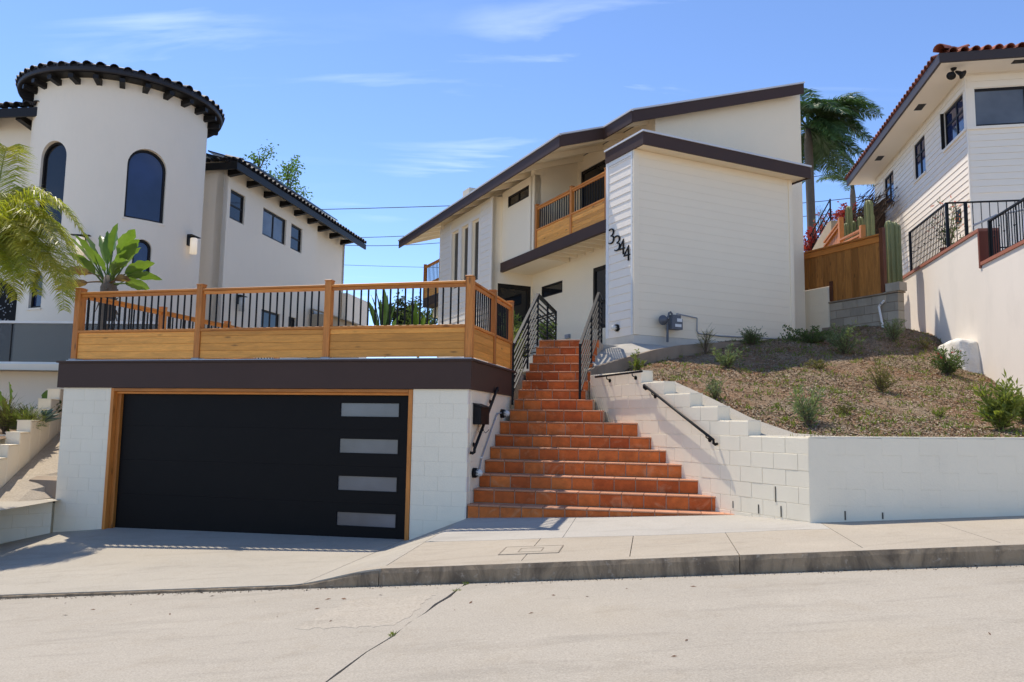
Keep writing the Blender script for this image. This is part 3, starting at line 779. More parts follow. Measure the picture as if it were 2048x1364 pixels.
for k in range(13):
    l = 2.35 + .95 * k
    p0 = -.68
    m = MB(); m.hexa([hp(l, p0, zroof(p0) - .22), hp(l + .07, p0, zroof(p0) - .22), hp(l + .07, 1.33, zroof(1.33) - .24), hp(l, 1.33, zroof(1.33) - .24), hp(l, p0, zroof(p0) - .087), hp(l + .07, p0, zroof(p0) - .087), hp(l + .07, 1.33, zroof(1.33) - .087), hp(l, 1.33, zroof(1.33) - .087)])
    mk('rafter', m, cream, rf)
m = MB(); p = .52
m.hexa([hp(1.3, p, zroof(p) - .22), hp(1.37, p, zroof(p) - .22), hp(1.37, 1.33, zroof(1.33) - .24), hp(1.3, 1.33, zroof(1.33) - .24), hp(1.3, p, zroof(p) - .087), hp(1.37, p, zroof(p) - .087), hp(1.37, 1.33, zroof(1.33) - .087), hp(1.3, 1.33, zroof(1.33) - .087)]); mk('rafter', m, cream, rf)
# chimney
cb = hp(11.5, 1.48)
CP = PL(cb.x, cb.y, 26)
ch_ = mk('chimney', MB().pbox(CP, -.45, .35, 8.7, 10.02, -.6, 0), stucco_house, rf)
mk('chimney_cap', MB().prism([CP.pt(.42, 9.0), CP.pt(.95, 9.0), CP.pt(.9, 10.28), CP.pt(.5, 10.28)], CP.pt(0, 0, -.5) - CP.pt(0, 0)), beige_wall, ch_)
# balcony recess: back wall, return, floor, beam, joists
Li = LP(1.33)
g0, g1 = Li.hit(1161, 344), Li.hit(1213, 316)
dz1 = (g0[1] + g1[1]) / 2
mb = holes_wall(MB(), Li, -4.55, -1.24, 6.28, 8.95, [(g0[0], -1.5, 6.3, dz1)], -.2, 0); mk('wall', mb, stucco_house, ho)
window(Li, g0[0], -1.5, 6.3, dz1, ho, bronze, glass_d, -.03, .07, mull=(-2.2,), name='sliding_door')
mb = MB(); mb.prism([hp(4.55, .0, 6.28), hp(4.55, 1.53, 6.28), hp(4.55, 1.53, zroof(1.53) - .09), hp(4.55, .0, zroof(0) - .09)], eL * .2); mk('wall', mb, stucco_house, ho)
mk('balcony_floor', MB().prism([hp(1.04, 0.02, 6.2), hp(4.55, 0.02, 6.2), hp(4.55, 1.33, 6.2), hp(1.04, 1.33, 6.2)], (0, 0, .08)), cream, ho)
mk('porch_beam', MB().pbox(LP(-.03), -6.53, -1.04, 6.015, 6.275, -.09, 0), brown, ho)
jm = MB(); jm.box(0, .9, 0, .042, 0, .14); jm = mesh('joist', jm, cream)
for k in range(9):
    l = 1.15 + .40 * k
    link('joist', jm, ho, Matrix.Translation(hp(l, .06, 6.055)) @ Matrix.Rotation(math.radians(26), 4, 'Z'))
mk('porch_ceiling', MB().prism([hp(4.4, .06, 6.03), hp(6.6, .06, 6.03), hp(6.6, 1.1, 6.03), hp(4.4, 1.1, 6.03)], (0, 0, .05)), cream, ho)
dlp = atZ(1060, 541.5, 6.025)
mk('downlight', MB().lathe(dlp, (0, 0, 1), [(-.004, .0), (-.004, .075), (.02, .075)], 20), bronze, ho)
# upper wall left of the balcony with its slit window, bay with three tall windows
Lu = LP(0)
w0, w1 = Lu.hit(1016, 393), Lu.hit(1058, 370); zt, zb = 8.12, 7.80
mb = MB(); holes_wall(mb, Lu, -6.53, -4.55, 6.2, 8.33, [(w0[0], w1[0], zb, zt)], -.2, 0); mk('wall', mb, cream, ho)
window(Lu, w0[0], w1[0], zb, zt, ho, bronze, glass_d, -.01, .045, mull=((w0[0] + w1[0]) / 2,))
Lb = LP(-.3)
piece('corner_board', Lu, -4.65, -4.548, 6.2, 8.3, .012, .03, cream, ho)
bx = [Lb.hit(u, 480)[0] for u in (904, 917.5, 923.5, 937, 943.7, 958)]
BZ0, BZ1 = 5.93, 7.80
bL, bR = -10.7, -6.53
wl_, wr_ = bx[0] - .12, bx[5] + .10
mb = MB(); holes_wall(mb, Lb, bL, bR, 3.0, 8.2, [(bx[i], bx[i + 1], BZ0, BZ1) for i in (0, 2, 4)], -.2, -.02); mk('wall', mb, cream, ho)
for i in (0, 2, 4): window(Lb, bx[i], bx[i + 1], BZ0, BZ1, ho, cream, glass_d, -.07, .05)
lap(Lb, bL + .1, wl_, 3.6, 8.1, ho); lap(Lb, wr_, bR - .1, 3.6, 8.1, ho); lap(Lb, wl_, wr_, 3.6, 5.75, ho)
for a0, a1 in ((bL, bL + .1), (bR - .1, bR)): piece('corner_board', Lb, a0, a1, 3.5, 8.15, .02, .04, siding_w, ho)
for a0, a1, z0, z1 in ((wl_, bx[0], BZ0 - .1, BZ1 + .1), (bx[5], wr_, BZ0 - .1, BZ1 + .1), (bx[1], bx[2], BZ0, BZ1), (bx[3], bx[4], BZ0, BZ1), (bx[0], bx[5], BZ1, BZ1 + .1), (wl_ - .04, wr_ + .04, BZ0 - .18, BZ0 - .1), (bx[0], bx[5], BZ0 - .1, BZ0)):
    piece('window_casing', Lb, a0 + .001, a1 - .001, z0 + .001, z1 - .001, .02, .04, siding_w, ho)
# return wall at the end of the porch with the front door
Fd = FL(6.53)
d0, d1 = Fd.hit(995, 566)[0], Fd.hit(1062, 572)[0]; dzt = Fd.hit(995, 566)[1]
mb = MB(); holes_wall(mb, Fd, -.3, 1.2, 3.0, 8.2, [(d0, d1, 3.2, dzt)], -.2, 0); mk('wall', mb, cream, ho)
fd = window(Fd, d0, d1, 3.3, dzt, ho, bronze, glass_d, -.02, .12, bars=(4.3,), name='front_door')
mk('handle', MB().tube([Fd.pt(d1 - .2, 4.2, .04), Fd.pt(d1 - .2, 4.8, .04)], .015), black, fd)
# porch wall with slit window and tall window
Lw = LP(1.0)
s0, s1 = Lw.hit(1083, 575)[0], Lw.hit(1125, 560)[0]; q0 = Lw.hit(1186, 537)[0]
mb = MB(); holes_wall(mb, Lw, -6.53, -.9, 3.2, 6.2, [(s0, s1, 5.27, 5.6), (q0, -2.2, 4.09, 5.65)], -.2, 0); mk('wall', mb, stucco_house, ho)
window(Lw, s0, s1, 5.27, 5.6, ho, bronze, glass_d, -.01, .04)
window(Lw, q0, -2.2, 4.09, 5.65, ho, bronze, glass_d, -.01, .09, bars=(4.75,))
mk('outlet_box', MB().pbox(Lw, *sorted((Lw.hit(1133, 675)[0], Lw.hit(1141, 675)[0])), Lw.hit(1137, 677)[1], Lw.hit(1137, 669)[1], 0, .06), grey_metal, ho)
# rest of the shell
mb = MB(); mb.pbox(PL(*hp(10.68, 5.9).xy, 206), 0, 6.2, 3, 8.3, -.2, 0); mk('wall', mb, cream, ho)
# balcony railing
br_ = mk('balcony_railing', MB().pbox(Ls, -4.5, -1.09, 6.278, 6.30, -.09, -.005), cedar_rail, ho)
rail_run(Ls, 0, 0, [-4.46, -2.66, -1.11], -.03, br_, zt=7.41, zp=6.80, zb=6.30, nb=5, pw=.09, step=.115)
# small side balcony further back
sb = thing('side_balcony', 'small cedar side balcony at the far end of the white house', 'balcony', hp(11.5, -.1, 5.0))
Lq = LP(-.15); FQ = FL(12.6)
rail_run(Lq, 0, 0, [-12.6, -10.78], 0, sb, zt=7.25, zp=6.6, zb=6.1, nb=5, pw=.09, step=.13)
mk('balcony_base', MB().pbox(Lq, -12.65, -10.72, 5.78, 6.08, -.9, .02), brown, sb)
mk('corbel', MB().pbox(Lq, -12.6, -10.75, 5.45, 5.775, -.9, -.35), cream, sb)
# address numerals
def numeral(ch, u0, v0, u1, v1):
    a0, z1 = Ls.hit(u0, v0); a1, z0 = Ls.hit(u1, v1)
    cu = bpy.data.curves.new('n', 'FONT'); cu.body = ch; cu.extrude = .012; cu.size = 1; cu.offset = -.022
    o = bpy.data.objects.new('n', cu); COL.objects.link(o); bpy.context.view_layer.update()
    me = bpy.data.meshes.new_from_object(o.evaluated_get(bpy.context.evaluated_depsgraph_get())); bpy.data.objects.remove(o)
    co = np.array([v.co for v in me.vertices]); lo, hi = co.min(0), co.max(0)
    for v in me.vertices:
        x, y, z = v.co
        v.co = (a0 + (x - lo[0]) / (hi[0] - lo[0]) * (a1 - a0), -z, z0 + (y - lo[1]) / (hi[1] - lo[1]) * (z1 - z0))
    me.materials.clear(); me.materials.append(black)
    return link('numeral', me, ho, Matrix.Translation(Ls.pt(0, 0, .028)) @ Matrix.Rotation(Ls.ang, 4, 'Z'))
for q in (('3', 1219.3, 459.5, 1230.3, 486), ('3', 1230.8, 473, 1242.3, 500), ('4', 1239.5, 481, 1251.5, 508), ('4', 1249.5, 493.5, 1262, 520.5)): numeral(*q)

# ------------------------------------------------------------------ things fixed to the house and garage
def sconce_tube(P, u, v, o0=0):
    a, z = P.hit(u, v)
    t = thing('wall_lamp', 'black cylinder wall lamp on the balcony wall beside the sliding door', 'lamp', P.pt(a, z - .2, .1))
    mk('lamp_body', MB().lathe(P.pt(a, z - .19, .13), (0, 0, 1), [(0, .055), (.36, .055), (.365, .045)], 16), black, t)
    mk('wall_plate', MB().pbox(P, a - .05, a + .05, z - .1, z + .08, 0, .08), black, t)
    mk('lamp_lens', MB().lathe(P.pt(a, z - .2, .13), (0, 0, 1), [(0, .04), (.008, .045)], 16), emis('lamp_lens', (1, .9, .75), 1.2), t)
sconce_tube(Li, 1143, 355)
def bulkhead(P, u, v, label, sc_=1):
    a, z = P.hit(u, v); n = P.pt(0, 0, 1) - P.pt(0, 0, 0)
    t = thing('bulkhead_lamp', label, 'lamp', P.pt(a, z - .08, .03), 'caged bulkhead lamps along the steps')
    mk('lamp_base', MB().lathe(P.pt(a, z, 0), n, [(0, .075 * sc_), (.05 * sc_, .075 * sc_), (.06 * sc_, .06 * sc_)], 18), black, t, True)
    mk('lamp_glass', MB().lathe(P.pt(a, z, .055 * sc_), n, [(0, .055 * sc_), (.05 * sc_, .055 * sc_), (.085 * sc_, .04 * sc_), (.1 * sc_, .005)], 16), lampglass, t, True)
    m = MB(); d = Vector((P.dx, P.dy, 0)); up = Vector((0, 0, 1)); c0 = P.pt(a, z, 0)
    for k in range(4):
        e = d * math.cos(k * math.pi / 4) + up * math.sin(k * math.pi / 4)
        pts = [c0 + e * (.064 * sc_ * math.cos(x)) + n * (.05 + .07 * math.sin(abs(x) if False else x)) * sc_ for x in [math.pi * q / 10 for q in range(11)]]
        m.tube(pts, .005 * sc_, 6)
    mk('lamp_cage', m, black, t)
    return P.pt(a, z, .03)
bulkhead(S, 1002, 827, 'caged bulkhead lamp at the upper end of the grey conduit by the tiled steps', .95)
bulkhead(S, 946, 945.5, 'caged bulkhead lamp low on the garage side at the foot of the conduit', .95)
bulkhead(Ls, 1236, 656, 'caged bulkhead lamp at the foot of the sided wall under the house number', 1.05)
t = thing('conduit', 'grey conduit climbing the garage side wall between two bulkhead lamps', 'pipe', S.pt(.4, 1, .02))
h = [S.hit(*q) for q in ((955, 944), (961, 915), (990, 832), (993, 827), (1000, 826))]
mk('pipe', MB().tube([S.pt(a, z, .02) for a, z in h], .011), grey_metal, t)
a, z = h[1]; m = MB(); m.pbox(S, a - .03, a + .03, z - .012, z + .012, 0, .034); a, z = h[2]; m.pbox(S, a - .04, a + .0, z - .05, z - .03, 0, .034); mk('strap', m, white_metal, t)
t = thing('mailbox', 'small dark metal mailbox with newspaper hooks on the garage side wall', 'mailbox', S.pt(.45, 1.75, .06))
a0, z1 = S.hit(946, 806); a1, z0 = S.hit(966, 833); a0, a1, z0, z1 = .20, .64, 1.70, 1.99
mk('box_body', MB().prism([S.pt(a0, z0, 0.004), S.pt(a0, z0, .12), S.pt(a0, z1 - .05, .12), S.pt(a0, z1, .004)], S.pt(a1, 0) - S.pt(a0, 0)), black, t)
mk('lid', MB().prism([S.pt(a0 - .012, z1 + .004, .0), S.pt(a0 - .012, z1 - .052, .15), S.pt(a0 - .012, z1 - .04, .15), S.pt(a0 - .012, z1 + .016, .0)], S.pt(a1 + .024, 0) - S.pt(a0, 0)), bronze, t)
m = MB()
for a in (a0 + .08, a1 - .08): m.tube([S.pt(a, z0, .06), S.pt(a, z0 - .09, .06), S.pt(a, z0 - .12, .09), S.pt(a, z0 - .09, .13), S.pt(a, z0 - .07, .14)], .005, 6)
mk('hook', m, black, t)
def handrail(P, pts, label, r=.02, o=.075, brk=(), curl=True, flat=False):
    hs = [P.off(o).hit(*q) for q in pts]
    t = thing('handrail', label, 'handrail', P.pt(*hs[-1], 0), 'black wall handrails beside the steps')
    w = [P.pt(a, z, o) for a, z in hs]
    if curl:
        for e in (0, -1):
            q = w[e]; inw = P.pt(0, 0, 0) - P.pt(0, 0, 1)
            ex = [q + Vector((0, 0, -.04)) + inw * .0, q + Vector((0, 0, -.06)) + inw * .03, q + Vector((0, 0, -.05)) + inw * .062]
            w = (ex[::-1] + w) if e == 0 else (w + ex)
    mk('rail', MB().tube(w, r, 10), black, t, True)
    for k in brk:
        q = P.off(o); (a0, z0), (a1, z1) = hs[0], hs[-1]
        a, z = a0 + (a1 - a0) * k, z0 + (z1 - z0) * k; n = P.pt(0, 0, 1) - P.pt(0, 0, 0)
        m = MB(); m.tube([P.pt(a, z, o), P.pt(a, z - .05, o * .9), P.pt(a, z - .08, 0)], .009, 6)
        m.lathe(P.pt(a, z - .08, 0), n, [(0, .032), (.012, .032), (.016, .02)], 14); mk('bracket', m, black, t)
handrail(S, [(995, 776), (949, 898)], 'black handrail on the shaded garage side wall', .022, brk=(.15, .85))
handrail(W1, [(1288, 770), (1427, 880)], 'long sloping black handrail on the white stepped wall', .02, brk=(.12, .9))
handrail(W1, [(1191, 754), (1284, 742.5)], 'short level black handrail near the top of the white stepped wall', .017, brk=(.25, .8), curl=False)
# stair railings
def bar_rail(name, label, path, zfun, parent_grp, hgt=.92, nbar=8, post_every=None):
    pass
def flight_rail(label, stations, seg_bars=8, h=.92, low=.10):
    """stations: list of base points (x,y,z of the walking line); posts at each station, bars parallel to the line"""
    t = thing('stair_railing', label, 'railing', stations[0], 'black steel railings of the upper flight')
    for a in stations:
        m = MB(); m.box(a.x - .02, a.x + .02, a.y - .02, a.y + .02, a.z - .1, a.z + h); mk('post', m, black, t)
    for a, b in zip(stations, stations[1:]):
        d = (b - a); n = Vector((-d.y, d.x, 0)).normalized()
        def strip(z, hw, hh):
            m = MB(); A, B = a + Vector((0, 0, z)), b + Vector((0, 0, z)); k = n * hw; v = Vector((0, 0, hh))
            return m.hexa([A - k - v, B - k - v, B + k - v, A + k - v, A - k + v, B - k + v, B + k + v, A + k + v])
        mk('top_rail', strip(h, .024, .014), black, t)
        for q in range(seg_bars): mk('bar', strip(low + (h - low - .06) * q / (seg_bars - 1), .011, .011), black, t)
def stn(i, side):
    P = step_plane(i); a = .045 if side < 0 else 1.19 + .045 * (i - 8) / 7
    p = P.pt(a, ZN[i], -.1); return p
lt = [stn(8, -1), stn(12, -1), stn(15, -1)]
rt = [stn(8, 1), stn(12, 1), stn(15, 1)]
far = atZ(1112, 624, 4.27); far.z = 3.35
bayp = hp(6.45, -.25, 3.35)
flight_rail('black steel railing with close bars along the left of the tiled steps', lt + [lt[-1] + (far - lt[-1]) * .5, far, far + (bayp - far) * .5, bayp])
rfar = atZ(1203, 599, 4.27); rfar.z = 3.35
flight_rail('black steel railing with close bars along the right of the tiled steps', rt + [rfar])
# porch and landing floors
lp = thing('porch_landing', 'concrete landing at the top of the tiled steps', 'landing', (1, 16, 3.3))
P15 = step_plane(15)
mk('landing_slab', MB().prism([P15.pt(.0, 3.0, -.27), P15.pt(1.26, 3.0, -.27), Vector((1.75, 15.5, 3.0)), hp(.05, -.1, 3.0), hp(1.0, 1.0, 3.0), hp(6.5, 1.0, 3.0), hp(6.5, -.4, 3.0), Vector((far.x - .15, far.y, 3.0))], (0, 0, .34)), plaza_m, lp)
ram = [Vector((1.22, 13.75, 2.62)), Vector((1.5, 14.0, 2.74)), Vector((2.05, 14.65, 2.95)), Vector((2.78, 15.35, 3.2)), Vector((3.2, 15.75, 3.33)), hp(.0, .6, 3.42), hp(.02, -.02, 3.42), hp(.7, -.3, 3.4), Vector((1.66, 15.25, 3.33)), Vector((1.5, 14.5, 3.02))]
mb = MB(); mb.add(ram + [p - Vector((0, 0, .5)) for p in ram], [tuple(range(10))] + [(i, (i + 1) % 10, (i + 1) % 10 + 10, i + 10) for i in range(10)])
rs_ = mk('concrete_ramp', mb, plaza_m); tag(rs_, 'small sloping concrete pad between the steps and the house corner', 'paving')
cu_ = MB(); cl = [Vector(p) for p in ((1.28, 13.72, 2.66), (1.5, 13.95, 2.76), (2.08, 14.6, 2.98), (2.8, 15.28, 3.22), (3.4, 15.72, 3.36), (4.1, 16.1, 3.46), (4.9, 16.5, 3.53))]
for a, b in zip(cl, cl[1:]):
    d = b - a; n = Vector((d.y, -d.x, 0)).normalized() * .06
    cu_.hexa([a - n - Vector((0, 0, .5)), b - n - Vector((0, 0, .5)), b + n - Vector((0, 0, .5)), a + n - Vector((0, 0, .5)), a - n, b - n, b + n * .8, a + n * .8])
tag(mk('planter_kerb', cu_, concrete_s), 'low stained concrete kerb holding the planted bank below the house', 'kerb')
# gas meter
a, z = F_.hit(1339, 650)
gm = thing('gas_meter', 'grey gas meter with regulator and pipework on the shaded house front', 'gas meter', F_.pt(a, 3.45, .1))
FA = lambda u, v, o: F_.pt(*F_.off(o).hit(u, v), o)
mb = MB(); c0 = F_.off(.2).hit(1336, 625); c1 = F_.off(.2).hit(1362, 660)
mb.pbox(F_, c0[0] + .06, c1[0], c1[1] + .0, c0[1] - .12, .1, .26); mb.pbox(F_, c0[0] + .09, c1[0] - .03, c0[1] - .12, c0[1] - .04, .12, .24)
mk('meter_body', mb, meter_m, gm)
mk('meter_plate', MB().pbox(F_, c1[0] - .15, c1[0] - .02, c1[1] + .16, c1[1] + .23, .262, .268), white_metal, gm)
mk('meter_label', MB().pbox(F_, c1[0] - .2, c1[0] - .04, c1[1] + .05, c1[1] + .11, .262, .268), white_metal, gm)
n = F_.pt(0, 0, 1) - F_.pt(0, 0, 0)
rc = FA(1327, 640, .18)
mk('regulator', MB().lathe(rc - n * .05, n, [(0, .06), (.02, .105), (.05, .105), (.06, .05), (.11, .04)], 20), meter_m, gm, True)
mk('pipe', MB().tube([FA(1335, 684, .16), FA(1335, 655, .16), FA(1335, 648, .16)], .026), meter_m, gm)
mk('pipe', MB().tube([FA(1332, 640, .16), FA(1337, 632, .16), FA(1338, 626, .16), FA(1341, 624, .16), FA(1344, 628, .16), FA(1344, 634, .16)], .022), meter_m, gm)
mk('pipe', MB().tube([FA(1354, 636, .14), FA(1354, 627, .14), FA(1357, 628, .1), FA(1394, 636, .04), FA(1394, 662, .03), FA(1397, 667, .03), FA(1440, 672, .03), FA(1600, 680, .03)], .014), grey_metal, gm)

# ------------------------------------------------------------------ planted bank
N1 = PL(9.45, 17.2, -101.2)              # neighbour's tall wall, a grows towards the street
FN = PL(8.6, 17.4, -64)                  # fence line across the top of the bank
CTRL = [(3.6, 9.4, 1.55), (5, 9.25, 1.57), (6.5, 9.05, 1.58), (8, 8.9, 1.6), (3.3, 10.1, 1.58), (3.0, 10.75, 1.74), (2.55, 11.65, 2.05), (2.3, 12.15, 2.25), (1.8, 13.25, 2.46),
        (1.55, 13.8, 2.5), (2.2, 14.5, 2.72), (2.95, 15.2, 2.98), (3.6, 15.6, 3.12), (4.3, 15.95, 3.28), (5, 16.5, 3.52), (6.6, 17.9, 3.78), (5.8, 17.4, 3.68), (7.0, 18.9, 4.02), (7.81, 19.0, 4.12), (8.6, 17.5, 4.02),
        (9.76, 18.74, 4.05), (9.31, 16.48, 3.43), (8.94, 14.62, 2.72), (8.65, 13.17, 2.29), (8.2, 11, 1.85), (5, 13, 2.5), (6.5, 14.5, 2.95), (4.2, 11, 1.92), (6, 11, 1.95), (7, 16.5, 3.55), (3.6, 13.2, 2.5)]
cx = np.array(CTRL); n_ = len(cx)
def tps(r): return np.where(r > 1e-9, r * r * np.log(r + 1e-12), 0)
Kc = tps(np.linalg.norm(cx[:, None, :2] - cx[None, :, :2], axis=2)) + np.eye(n_) * .05
Pm = np.c_[np.ones(n_), cx[:, :2]]
sol = np.linalg.solve(np.block([[Kc, Pm], [Pm.T, np.zeros((3, 3))]]), np.r_[cx[:, 2], 0, 0, 0])
def hillz(x, y):
    x, y = np.asarray(x, float), np.asarray(y, float)
    r = np.sqrt((x[..., None] - cx[:, 0]) ** 2 + (y[..., None] - cx[:, 1]) ** 2)
    z = tps(r) @ sol[:n_] + sol[n_] + sol[n_ + 1] * x + sol[n_ + 2] * y
    return z + .025 * np.sin(x * 3.1 + y * 1.3) * np.cos(y * 2.7 - x) + .012 * np.sin(x * 9 + 2 * y) * np.sin(y * 8.3 - x * 2)
hill_poly = [W1.pt(-.05, 0, -.16), W2.pt(6, 0, -.12), Vector((8.3, 10.2, 0)), N1.pt(4, 0, -.1), N1.pt(-2.6, 0, -.1), FN.pt(.05, 0, -.1), FN.pt(-2.8, 0, -.1), hp(.3, 5.2), hp(.06, 4.5), hp(.06, 2.7), Vector((3.4, 15.75, 0)), Vector((2.05, 14.65, 0)), Vector((1.25, 13.72, 0)), W1.pt(-4.78, 0, -.12)]
def inside(x, y, poly=[(p.x, p.y) for p in hill_poly]):
    c = False; j = len(poly) - 1
    for i in range(len(poly)):
        if (poly[i][1] > y) != (poly[j][1] > y) and x < (poly[j][0] - poly[i][0]) * (y - poly[i][1]) / (poly[j][1] - poly[i][1]) + poly[i][0]: c = not c
        j = i
    return c
gs = .075; xs = np.arange(1.0, 10.4, gs); ys = np.arange(8.7, 20.3, gs)
XX, YY = np.meshgrid(xs, ys, indexing='ij'); ZZ = hillz(XX, YY)
idx, hv, hf = {}, [], []
def hid(i, j):
    if (i, j) not in idx: idx[(i, j)] = len(hv); hv.append((xs[i], ys[j], ZZ[i, j] + U(-.008, .008)))
    return idx[(i, j)]
for i in range(len(xs) - 1):
    for j in range(len(ys) - 1):
        if inside(xs[i] + gs / 2, ys[j] + gs / 2): hf.append((hid(i, j), hid(i + 1, j), hid(i + 1, j + 1), hid(i, j + 1)))
hb = MB(); hb.v, hb.f = hv, hf
hill = mk('planted_bank', hb, soil, None, True); tag(hill, 'bare brown planted slope rising behind the low white wall', None, kind='structure')
def scatter(n):
    out = []
    while len(out) < n:
        x, y = U(1.2, 10.2), U(8.8, 19.6)
        if inside(x, y) and rnd.random() < (.35 + 2.6 / max(1, (y - 7))) * (.45 + .55 * (math.sin(x * 1.7 + y * .9) * math.sin(y * 1.3 - x * .6) > -.25)): out.append((x, y))
    return out
pts = scatter(52000); pz_ = hillz([p[0] for p in pts], [p[1] for p in pts])
mc = MB()
for (x, y), z in zip(pts, pz_):
    L, w = U(.005, .02) * (2.2 if rnd.random() < .05 else 1), U(.003, .009); a = U(0, 6.28); t1, t2 = U(-.5, .5), U(-.7, .7)
    dx, dy = math.cos(a) * L, math.sin(a) * L; nx, ny = -math.sin(a) * w, math.cos(a) * w; z += .012
    mc.v += [(x - dx - nx, y - dy - ny, z - t1 * L - t2 * w), (x + dx - nx, y + dy - ny, z + t1 * L - t2 * w), (x + dx + nx, y + dy + ny, z + t1 * L + t2 * w), (x - dx + nx, y - dy + ny, z - t1 * L + t2 * w)]
    k = len(mc.v); mc.f.append((k - 4, k - 3, k - 2, k - 1))
mo = mk('bark_mulch', mc, chips); tag(mo, 'grey brown bark mulch and litter spread over the planted slope', 'mulch', kind='stuff')
def hill_hit(u, v):
    r = ray(u, v); t = 7.0
    while t < 40:
        p = CAMP + r * t
        if p.z < float(hillz(p.x, p.y)): return Vector((p.x, p.y, float(hillz(p.x, p.y))))
        t += .03
    return CAMP + r * 18

# ------------------------------------------------------------------ right hand boundary: fence, block walls, pipe
fe = thing('cedar_fence', 'stained wooden board fence on top of the grey block wall', 'fence', FN.pt(-1.2, 4.8))
fa0, fa1 = -2.66, -.30
def ftop(a): return 6.20
n = 11; wdt = (fa1 - fa0) / n
for k in range(n):
    a0 = fa0 + wdt * k; zb = 5.25 if a0 + wdt / 2 < -1.8 else 4.84
    piece('fence_board', FN, a0 + .003, a0 + wdt - .003, zb, 6.06, -.04 + U(-.005, .005), .022, fence_w, fe, .004)
piece('fence_rail', FN, fa0, fa1, 6.05, 6.19, -.015, .03, cedar_rail, fe)
piece('fence_cap', FN, fa0 - .04, fa1 + .02, 6.195, 6.235, .03, .14, cedar_rail, fe)
piece('fence_post', FN, fa1 + .0, fa1 + .1, 4.86, 6.36, .03, .1, fence_d, fe)
piece('fence_post', FN, fa0 - .1, fa0, 5.2, 6.22, .01, .1, fence_d, fe)
piece('fence_post', FN, -1.80, -1.70, 4.86, 5.35, -.01, .03, fence_d, fe)
gw = thing('grey_block_wall', 'bare grey concrete block wall under the wooden fence', 'wall', FN.pt(-.9, 4.0))
blocks(FN, [(4.80 - .203 * (k + 1), 4.80 - .203 * k, -1.80, .12) for k in range(5)], gw, greyblock, D=.2, o=.0, gap=.012, ch=.006)
mk('wall_core', MB().pbox(FN, -1.79, .10, 3.6, 4.79, -.22, -.012), concrete_s, gw)
piece('wall_cap', FN, -1.82, .14, 4.803, 4.835, .03, .26, concrete_s, gw)
piece('step_block', FN, -1.85, -1.1, 3.9, 4.18, .22, .22, concrete_s, gw)
ww = thing('white_block_wall', 'short white block wall between the house corner and the wooden fence', 'wall', FN.pt(-2.2, 4.0))
FNw = FN.off(.03)
blocks(FNw, [(5.215 - .203 * (k + 1), 5.215 - .203 * k, -2.75, -1.805) for k in range(8)], ww, D=.15)
mk('wall_core', MB().pbox(FNw, -2.74, -1.81, 3.5, 5.20, -.18, -.006), grout_white, ww)
sb_ = thing('stone_block', 'loose grey concrete block at the foot of the tall cactus', 'block', FN.pt(.0, 4.83))
mk('block', MB().pbox(FN, -.16, .2, 4.836, 5.03, -.2, .05), greyblock, sb_)
pp = thing('drain_pipe', 'white plastic drain pipe angled down the grey block wall', 'pipe', FN.pt(-.1, 4.0, .1))
FO = FN.off(.07); q = [FO.pt(*FO.hit(u, v)) for u, v in ((1768, 601), (1765, 605), (1759, 611), (1758, 614), (1767, 660))]
mk('pipe', MB().tube(q, .026), white_metal, pp); mk('coupling', MB().tube([q[1].lerp(q[2], .2), q[1].lerp(q[2], .6)], .033), grey_metal, pp)

# neighbour's tall rendered wall with terracotta caps; d = distance back from the reference point
nw = thing('neighbour_wall', 'tall weathered white stucco wall with terracotta cap along the right boundary', 'wall', N1.pt(0, 3))
HT, LT = 5.53, 4.86
wl2 = MB(); wl2.pbox(N1, -2.8, 2.56, 1.2, HT, -.32, 0); wl2.pbox(N1, 2.56, 9, .5, LT, -.32, 0); mk('wall_body', wl2, stucco_right, nw)
f_ = MB(); f_.pbox(N1, -2.75, 2.6, HT + .002, HT + .065, -.34, .03); f_.pbox(N1, 2.64, 9, LT + .002, LT + .065, -.34, .03); mk('wall_cap', f_, terra_cap, nw)
f_ = MB(); f_.pbox(N1, 2.561, 2.63, LT - .04, HT + .002, -.34, .03); f_.pbox(N1, 2.56, 2.632, LT, HT, -.33, .0); mk('wall_end_cap', f_, terra_dark, nw)
rk = hill_hit(1930, 745)
t = thing('painted_boulder', 'white painted lump of render bulging from the foot of the tall wall', 'boulder', N1.pt(1.4, 2.9, .2))
m = MB(); m.prism([N1.pt(.3, 3.05, -.05), N1.pt(.55, 3.38, -.05), N1.pt(1.3, 3.56, -.05), N1.pt(2.3, 3.5, -.05), N1.pt(2.5, 2.3, -.05), N1.pt(1.4, 2.5, -.05)], N1.pt(0, 0, .42) - N1.pt(0, 0, 0))
ro = mk('boulder', m, rock_w, t, True)
bv = ro.modifiers.new('b', 'BEVEL'); bv.width = .12; bv.segments = 3
ss = ro.modifiers.new('s', 'SUBSURF'); ss.levels = ss.render_levels = 3
tx = bpy.data.textures.new('lump', 'CLOUDS'); tx.noise_scale = .45
dm = ro.modifiers.new('d', 'DISPLACE'); dm.texture = tx; dm.strength = .16; dm.texture_coords = 'GLOBAL'
